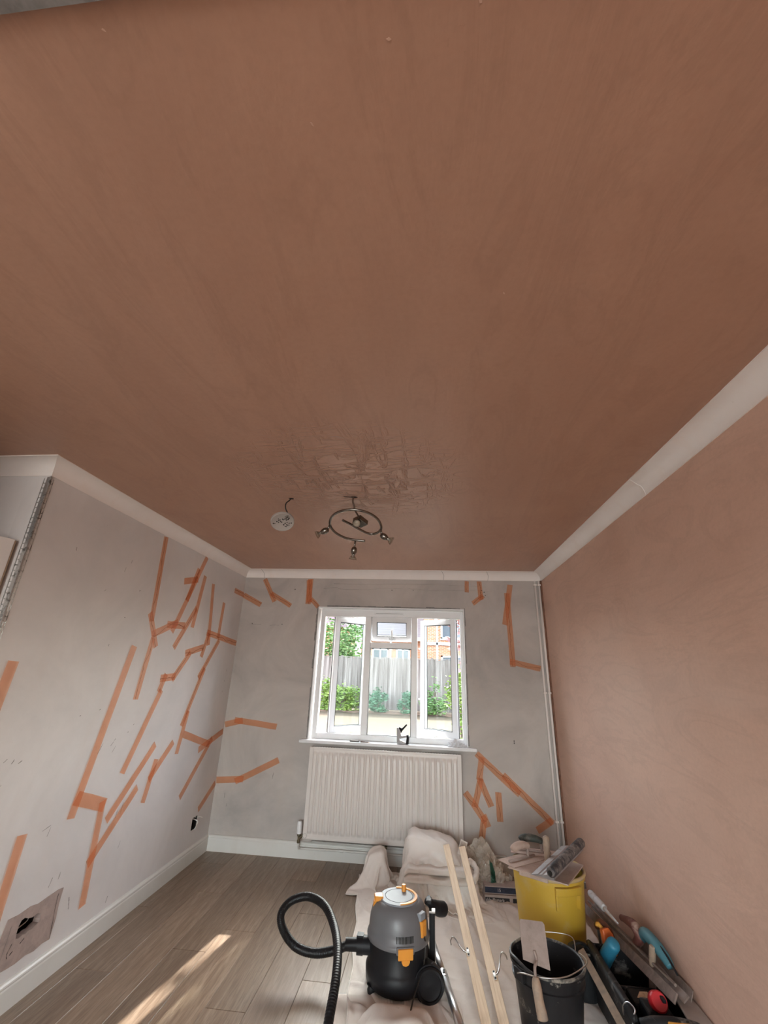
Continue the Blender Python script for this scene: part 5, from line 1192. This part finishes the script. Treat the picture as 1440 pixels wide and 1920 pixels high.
MB().tube(smooth_path([(0.4265, 2.324, 0.322), (0.4265, 2.316, 0.295), (0.430, 2.300, 0.255), (0.435, 2.286, 0.222), (0.436, 2.283, 0.213)], 5), [0.010, 0.012, 0.0145, 0.016, 0.0175, 0.0182, 0.0185, 0.0182, 0.018, 0.018, 0.0185, 0.019, 0.0195, 0.020, 0.020, 0.020, 0.020, 0.0198, 0.018, 0.014, 0.007], 14).build('handle', 'wood_handle_dusty', bt, smooth=True)

# ------------------------------------------------------------------ open tool tote against the plastered wall
KX0, KX1, KY0, KY1, KH = 0.792, 1.062, 2.300, 2.860, 0.215
tt = thing('tool_tote', (0.927, 2.58, 0.0), 'dusty black open tool tote against the plastered wall with a yellow latch', 'tool tote')
m = MB(); w = 0.012
m.span(KX0, KX1, KY0, KY1, 0.002, 0.014).span(KX0, KX0+w, KY0, KY1, 0.014, KH).span(KX1-w, KX1, KY0, KY1, 0.014, KH-0.02).span(KX0+w, KX1-w, KY0, KY0+w, 0.014, KH).span(KX0+w, KX1-w, KY1-w, KY1, 0.014, KH)
m.build('body', 'tote_black', tt, bevel=0.004)
MB().tube([(KX0+0.004, KY0+0.03, KH+0.004), (KX0+0.004, KY0+0.12, KH+0.008), (KX0+0.002, KY1-0.06, KH+0.008), (KX0+0.004, KY1-0.01, KH+0.002)], [0.014, 0.019, 0.018, 0.012], 12).build('side_rail', 'tote_black', tt, smooth=True)
MB().tube(smooth_path([(KX0+0.02, KY0+0.012, KH), (KX0+0.07, KY0-0.004, KH+0.020), (0.93, KY0-0.010, KH+0.026), (KX1-0.07, KY0-0.004, KH+0.018), (KX1-0.02, KY0+0.012, KH)], 5), 0.022, 12).build('end_handle', 'tote_black', tt, smooth=True)
MB().box((0.935, KY0-0.028, KH+0.022), (0.085, 0.018, 0.040), T(0, 0, 0)).build('latch', 'plastic_yellow', tt, bevel=0.006)
MB().box((0.935, KY0-0.0385, KH+0.016), (0.055, 0.004, 0.016)).build('latch_slot', 'hole_black', tt)
MB().tube(smooth_path([(KX0-0.008, 2.42, KH-0.03), (KX0-0.012, 2.40, KH+0.010), (KX0+0.004, 2.385, KH+0.028), (KX0+0.014, 2.35, KH+0.024), (KX0-0.004, 2.335, KH+0.004), (KX0-0.012, 2.34, KH-0.07)], 6), 0.0030, 7).build('wire_clip', 'chrome', tt, smooth=True)
MB().span(KX0+0.03, KX1-0.03, 2.60, 2.612, 0.014, KH-0.03).build('divider', 'tote_black', tt, bevel=0.003)
lb = thing('offcut_board', (1.03, 2.5, KH), 'thin grey offcut board lying on the tote along the plastered wall', 'board')
MB().prism([(0.985, 2.300), (1.070, 2.285), (1.070, 2.700), (1.030, 2.700)], 0.010, T(0, 0, KH+0.022)).build('board', 'board_grey', lb, bevel=0.002)
# two long darbies leaning through the tote, one with a brown handle
def plank_between(A, B, face, w, th):
    A, B, face = Vector(A), Vector(B), Vector(face); z = (B-A).normalized(); y = (face-z*face.dot(z)).normalized(); x = y.cross(z)
    return MB().span(-w/2, w/2, -th/2, th/2, 0, (B-A).length, Matrix(((x.x, y.x, z.x, A.x), (x.y, y.y, z.y, A.y), (x.z, y.z, z.z, A.z), (0, 0, 0, 1))))
dA = thing('plastering_darby', (0.94, 2.9, 0.2), 'long plaster-smeared darby leaning through the tote, the lower left one', 'darby', 'darbies in the tote')
plank_between((0.905, 3.36, 0.185), (0.988, 2.40, 0.262), (-0.84, -0.1, 0.52), 0.040, 0.008).build('blade', 'darby_metal', dA, bevel=0.0015)
MB().tube([(0.945, 3.30, 0.215), (1.010, 2.44, 0.285)], 0.006, 6).build('stiffener', 'darby_metal', dA)
dB = thing('plastering_darby', (1.0, 2.9, 0.2), 'long darby with a curved brown and white handle, nearer the plastered wall', 'darby', 'darbies in the tote')
plank_between((0.955, 3.25, 0.215), (1.020, 2.38, 0.272), (-0.62, -0.1, 0.78), 0.034, 0.006).build('blade', 'darby_metal', dB, bevel=0.0015)
MB().tube(smooth_path([(0.990, 2.830, 0.222), (1.006, 2.785, 0.262), (1.008, 2.745, 0.305), (1.000, 2.765, 0.332), (0.992, 2.83, 0.325), (0.988, 2.90, 0.308)], 6), [0.014+0.010*math.sin(PI*min(1, i/28)) for i in range(31)], 12).build('handle', 'grip_brown', dB, smooth=True)
fb = thing('blue_handled_trowel', (1.03, 2.6, 0.3), 'trowel with a pale blue handle leaning against the plastered wall', 'trowel')
plank_between((1.035, 2.86, 0.232), (1.055, 2.42, 0.252), (-0.9, 0, 0.42), 0.065, 0.003).build('blade', 'darby_metal', fb)
MB().tube(smooth_path([(1.020, 2.745, 0.295), (1.015, 2.700, 0.338), (1.022, 2.62, 0.338), (1.034, 2.56, 0.318), (1.040, 2.53, 0.30)], 6), [0.012+0.013*math.sin(PI*(0.1+0.8*i/24)) for i in range(25)], 12).build('handle', 'grip_blue_pale', fb, smooth=True)
MB().tube(smooth_path([(1.012, 2.715, 0.352), (1.020, 2.63, 0.356), (1.034, 2.54, 0.334), (1.044, 2.485, 0.296)], 6), 0.0045, 8).build('handle_edge', 'vac_black', fb, smooth=True)
wh = thing('pointing_trowel', (1.0, 2.6, 0.25), 'small trowel with a dusty wooden handle upright among the darbies', 'trowel')
MB().tube(smooth_path([(1.000, 2.628, 0.235), (1.000, 2.615, 0.28), (1.000, 2.595, 0.33), (1.000, 2.592, 0.340)], 5), [0.010, 0.011, 0.012, 0.0125, 0.013, 0.0135, 0.014, 0.014, 0.014, 0.0138, 0.0135, 0.013, 0.0125, 0.012, 0.010, 0.006], 12).build('handle', 'wood_handle_dusty', wh, smooth=True)
plank_between((1.000, 2.630, 0.240), (0.996, 2.67, 0.10), (-1, 0, 0), 0.06, 0.002).build('blade', 'trowel_blade', wh)
st = thing('sealant_tube', (0.97, 3.2, 0.22), 'white sealant tube lying on the darbies behind the yellow tub', 'sealant tube')
A, B = Vector((0.972, 3.34, 0.240)), Vector((0.985, 2.98, 0.258)); dd = (B-A).normalized()
MB().tube([A, A+dd*0.01, A+dd*0.20, A+dd*0.21], [0.015, 0.0185, 0.0185, 0.014], 16).build('cartridge', 'sealant_white', st, smooth=True)
MB().tube([A+dd*0.205, A+dd*0.23, A+dd*0.38], [0.010, 0.0085, 0.0035], 12).build('nozzle', 'sealant_white', st, smooth=True)
MB().box((0, 0, 0), (0.03, 0.012, 0.034), T(*(A+Vector((-0.006, 0.10, 0.0))))).build('trigger', 'steel', st, bevel=0.002)
bc = thing('blue_handle_tool', (0.855, 2.80, 0.1), 'blue rubber handled tool standing in the near corner of the tote', 'hand tool')
MB().tube(smooth_path([(0.842, 2.800, 0.165), (0.848, 2.775, 0.20), (0.862, 2.730, 0.255), (0.872, 2.700, 0.290)], 5), [0.020, 0.027, 0.030, 0.031, 0.031, 0.031, 0.031, 0.031, 0.031, 0.030, 0.030, 0.030, 0.030, 0.029, 0.027, 0.018], 16).build('handle', 'grip_blue', bc, smooth=True)
MB().tube([(0.842, 2.802, 0.165), (0.835, 2.815, 0.03)], 0.008, 8).build('shaft', 'steel', bc)
og = thing('orange_tool', (0.885, 2.83, 0.2), 'orange plastic tool with a yellow end poking out of the tote', 'hand tool')
MB().prism([(-0.026, -0.05), (0.024, -0.045), (0.030, 0.03), (0.012, 0.055), (-0.022, 0.05)], 0.030, T(0.868, 2.800, 0.245) @ RZ(15) @ RX(70)).build('body', 'plastic_orange', og, bevel=0.005)
MB().tube(smooth_path([(0.862, 2.825, 0.285), (0.848, 2.84, 0.300), (0.840, 2.835, 0.29)], 4), 0.009, 8).build('end', 'plastic_yellow', og, smooth=True)
MB().tube([(0.870, 2.80, 0.215), (0.872, 2.79, 0.03)], 0.010, 8).build('shaft', 'vac_black', og)
bw = thing('brown_handle_tool', (0.84, 2.93, 0.15), 'dark brown wooden handled tool between the tub and the tote', 'hand tool')
MB().tube(smooth_path([(0.868, 2.925, 0.255), (0.872, 2.875, 0.290), (0.905, 2.86, 0.265), (0.915, 2.85, 0.21)], 5), 0.016, 10).build('handle', 'plastic_brown', bw, smooth=True)
MB().tube([(0.868, 2.928, 0.258), (0.895, 2.93, 0.006)], 0.007, 8).build('shaft', 'steel', bw)
dk = thing('black_tool_case', (0.80, 2.93, 0.01), 'dusty black rounded tool case between the bucket and the tote', 'tool case')
MB().lathe([(0.0, 0.0), (0.060, 0.0), (0.068, 0.012), (0.068, 0.150), (0.060, 0.182), (0.035, 0.198), (0.0, 0.200)], 24, T(0.752, 2.852, 0.008)).build('body', 'tote_black', dk, smooth=True)
MB().tube(smooth_path([(0.71, 2.83, 0.205), (0.745, 2.82, 0.225), (0.79, 2.835, 0.20)], 5), 0.006, 8).build('handle', 'tote_black', dk, smooth=True)
MB().box((0.765, 2.79, 0.195), (0.03, 0.006, 0.008)).build('catch', 'steel', dk, bevel=0.001)
rd_ = thing('tape_measure', (0.925, 2.42, 0.16), 'red tape measure lying in the near end of the tote', 'tape measure')
MB().lathe([(0.0, -0.02), (0.028, -0.02), (0.033, -0.014), (0.033, 0.014), (0.028, 0.02), (0, 0.02)], 24, T(0.925, 2.425, 0.235) @ RX(62) @ RZ(0)).build('case', 'plastic_red', rd_, auto=40)
MB().box((0.938, 2.405, 0.254), (0.014, 0.03, 0.012), None).build('button', 'vac_black', rd_, bevel=0.002)
MB().box((0.925, 2.45, 0.115), (0.10, 0.10, 0.19)).build('holder', 'tote_black', rd_, bevel=0.01)
ys = thing('sandpaper_scrap', (0.90, 2.56, 0.17), 'torn pale yellow sandpaper scrap lying in the tote', 'sandpaper')
MB().prism([(-0.03, -0.012), (-0.005, -0.02), (0.03, -0.008), (0.022, 0.014), (-0.01, 0.012)], 0.002, T(0.915, 2.545, 0.19) @ RX(20)).build('paper', 'softwood', ys)
MB().span(0.86, 0.98, 2.50, 2.60, 0.015, 0.186).build('block', 'tote_black', ys, bevel=0.01)
tr_ = thing('wooden_straightedge', (0.76, 2.6, 0.1), 'weathered wooden straightedge propped between the bucket and the tote', 'straightedge')
plank_between((0.742, 2.80, 0.205), (0.772, 2.22, 0.150), (-0.5, 0, 0.86), 0.032, 0.012).build('timber', 'wood_handle_dusty', tr_, bevel=0.002)
# ------------------------------------------------------------------ the garden outside
struct(MB().span(-14, 12, YF+0.25, 40, -0.25, -0.02).build('ground', 'dry_lawn', org=(0, 12, -0.02)))
struct(MB().span(-14, 12, -14, YR-0.12, -0.25, -0.02).build('ground_rear', 'dry_lawn', org=(0, -8, -0.02)))
def uneven(u, v):
    x = -9+14*u; y = 17.2+1.05*v; return (x, y, -0.015+0.05*math.sin(PI*min(1, v*1.2))+0.03*noise.noise((x*2, y*2, 0)))
struct(MB().grid(uneven, 80, 8).build('flower_bed', 'soil', org=(0, 17.7, 0)))
FY = 18.35; FT = 2.03; n0 = 0
boards = MB()
for k in range(17):
    x0 = k*0.1085; boards.span(x0, x0+0.118, (0.0 if k % 2 else 0.022), (0.014 if k % 2 else 0.036), 0.12, FT-0.05-0.02*((k*37) % 5)/5)
fb_me = boards.mesh('boards', 'fence_wood'); post_me = MB().span(-0.05, 0.05, -0.03, 0.07, 0, FT+0.02).mesh('post', 'fence_wood'); cap_me = MB().span(0.0, 1.84, -0.006, 0.034, FT-0.05, FT-0.015).span(0.0, 1.84, -0.006, 0.034, 0.06, 0.13).mesh('rail', 'fence_wood')
for x0, lab in ((-5.44, 'weathered fence panel at the far left of the garden, behind the lime green shrub'), (-3.58, 'weathered fence panel between the lime shrub and the middle pane'), (-1.72, 'weathered fence panel behind the bush beside the middle mullion'), (0.14, 'weathered fence panel seen through the right casement')):
    r = thing('fence_panel', (x0, FY, -0.02), lab, 'fence', 'garden fence panels')
    o = bpy.data.objects.new('boards', fb_me); link(o, r); o['kind'] = 'stuff'
    link(bpy.data.objects.new('rail', cap_me), r); o = bpy.data.objects.new('post', post_me); link(o, r); o.location = (-0.01, 0, 0)
def leaves(name, mat, c, rad, n, size, seed, parent, squash=1.0, clump=0.35):
    r = random.Random(seed); vs = []; fs = []
    hubs = []
    for _ in range(max(6, n//60)):
        while True:
            p = Vector((r.uniform(-1, 1), r.uniform(-1, 1), r.uniform(-1, 1)))
            if 0.45 < p.length < 1.0: break
        hubs.append(p)
    for _ in range(n):
        h = r.choice(hubs); p = h+Vector((r.gauss(0, 1), r.gauss(0, 1), r.gauss(0, 1)))*clump*0.5
        q = Vector((c[0]+p.x*rad[0], c[1]+p.y*rad[1], c[2]+p.z*rad[2]))
        if q.z < 0.02: q.z = 0.02+r.random()*0.1
        a = Vector((r.gauss(0, 1), r.gauss(0, 1), r.gauss(0, 1))).normalized(); u, w = axis_frame(a); s = size*r.uniform(0.6, 1.3); b = len(vs)
        vs += [q-u*s, q+w*s*0.45+a*s*0.15, q+u*s, q-w*s*0.45+a*s*0.15]; fs += [(b, b+1, b+2, b+3)]
    o = MB().add(vs, fs).build('foliage', mat, parent, recalc=False); o['kind'] = 'stuff'; return o
def shrub(name, label, mat, c, rad, n, size, seed, cat='shrub'):
    r = thing(name, (c[0], c[1], -0.02), label, cat, 'garden plants')
    leaves(name, mat, c, rad, n, size, seed, r)
    q = random.Random(seed+1); m = MB()
    for k in range(5):
        dx, dy = q.uniform(-.4, .4)*rad[0], q.uniform(-.4, .4)*rad[1]; m.tube([(c[0]+dx*0.3, c[1]+dy*0.3, -0.03), (c[0]+dx, c[1]+dy, c[2]+rad[2]*0.4)], [0.03, 0.012], 6)
    m.build('stems', 'bark', r); return r
shrub('leafy_shrub', 'large lime green shrub by the fence behind the left casement', 'leaf_lime', (-3.42, 17.6, 0.50), (0.85, 0.42, 0.62), 1900, 0.075, 1)
shrub('leafy_shrub', 'dark blue-green bush by the fence in the left half of the middle pane', 'leaf_blue_green', (-1.93, 17.5, 0.36), (0.46, 0.36, 0.44), 1100, 0.06, 2)
shrub('leafy_shrub', 'dark blue-green bush by the fence beside the middle mullion', 'leaf_blue_green', (-0.90, 17.5, 0.32), (0.34, 0.34, 0.40), 800, 0.06, 3)
shrub('leafy_shrub', 'pale green plant by the fence seen through the right casement', 'leaf_mid', (0.15, 17.4, 0.55), (0.5, 0.36, 0.6), 900, 0.06, 4)
shrub('leafy_shrub', 'tall bright green shrub right of the right casement, close to the house', 'leaf_lime', (0.80, 11.0, 0.85), (0.36, 0.4, 0.95), 1700, 0.055, 5)
shrub('tall_hedge', 'tall leafy hedge rising above the fence behind the left casement', 'leaf_mid', (-4.35, 21.2, 2.0), (1.35, 0.8, 1.75), 4200, 0.10, 6, 'hedge')
tre = thing('added_shade_tree', (1.25, 10.6, -0.02), 'pinkish tree right of the window, its unseen high crown added to block the sun', 'tree', 'garden plants')
leaves('added_shade_tree', 'leaf_pink', (1.10, 10.6, 5.6), (0.86, 0.9, 3.2), 6500, 0.13, 8, tre, clump=0.34)  # crown added and shaped to shade all but the left edge of the window
MB().tube(smooth_path([(1.28, 10.6, -0.03), (1.25, 10.62, 1.5), (1.15, 10.6, 3.5), (1.05, 10.6, 6.5)], 5), [0.13-0.005*i for i in range(16)], 10).build('trunk', 'bark', tre, smooth=True)
# neighbouring houses
def far_window(parent, x0, x1, z0, z1, y):
    f = MB().span(x0, x1, y-0.06, y+0.02, z0, z0+0.09).span(x0, x1, y-0.06, y+0.02, z1-0.09, z1).span(x0, x0+0.09, y-0.06, y+0.02, z0, z1).span(x1-0.09, x1, y-0.06, y+0.02, z0, z1).span((x0+x1)/2-0.04, (x0+x1)/2+0.04, y-0.06, y+0.02, z0, z1).span(x0-0.06, x1+0.06, y-0.12, y, z0-0.06, z0).build('window', 'plastic_white', parent)
    MB().span(x0+0.09, x1-0.09, y-0.02, y-0.005, z0+0.09, z1-0.09).build('pane', 'far_glass', f)
h1 = thing('brick_house', (0, 26, -0.02), 'orange brick house with white windows and grey tiled roof beyond the fence', 'house', 'houses beyond the garden')
MB().span(-4.0, -0.28, 26, 31, -0.02, 3.36).build('wall', 'brick_orange', h1)
MB().span(-0.28, 4.5, 25.4, 31, -0.02, 6.2).build('wing', 'brick_orange', h1)
MB().add([(-4.3, 25.6, 3.30), (-0.28, 25.6, 3.30), (-0.28, 28.6, 5.9), (-4.3, 28.6, 5.9), (-4.3, 31.4, 3.3), (-0.28, 31.4, 3.3), (-4.3, 25.6, 3.2), (-0.28, 25.6, 3.2)], [(0, 1, 2, 3), (3, 2, 5, 4), (0, 6, 7, 1), (0, 3, 4)]).build('roof', 'roof_tile', h1)
MB().span(-4.3, -0.28, 25.52, 25.62, 3.16, 3.34).build('gutter', 'plastic_white', h1)
far_window(h1, -3.3, -2.35, 1.5, 2.72, 26.0); far_window(h1, -1.9, -1.1, 1.5, 2.72, 26.0)
MB().span(-2.28, -2.18, 25.9, 26.0, 0, 3.2).build('drainpipe', 'plastic_white', h1)
far_window(h1, 0.7, 2.0, 3.3, 4.5, 25.4); far_window(h1, 0.7, 2.0, 1.2, 2.4, 25.4)
MB().span(-0.32, 4.5, 25.30, 25.4, 2.95, 3.10).build('band', 'plastic_white', h1)
MB().span(0.42, 0.52, 25.3, 25.4, 0, 6).build('drainpipe', 'plastic_white', h1)
MB().add([(-0.6, 25.1, 6.1), (4.8, 25.1, 6.1), (4.8, 28.2, 8.4), (-0.6, 28.2, 8.4), (-0.6, 31.3, 6.1), (4.8, 31.3, 6.1)], [(0, 1, 2, 3), (3, 2, 5, 4), (0, 3, 4), (1, 5, 2)]).build('roof', 'roof_tile', h1)
h2 = thing('tiled_house', (-9, 30, -0.02), 'house with a plum tiled roof beyond the fence at the left', 'house', 'houses beyond the garden')
MB().span(-13, -6.0, 30, 36, -0.02, 4.3).build('wall', 'brick_orange', h2)
MB().add([(-13.4, 29.5, 4.2), (-5.6, 29.5, 4.2), (-5.6, 33, 8.0), (-13.4, 33, 8.0), (-13.4, 36.5, 4.2), (-5.6, 36.5, 4.2)], [(0, 1, 2, 3), (3, 2, 5, 4), (0, 3, 4), (1, 5, 2)]).build('roof', 'roof_tile_plum', h2)
far_window(h2, -9.2, -7.6, 1.8, 3.0, 30.0)
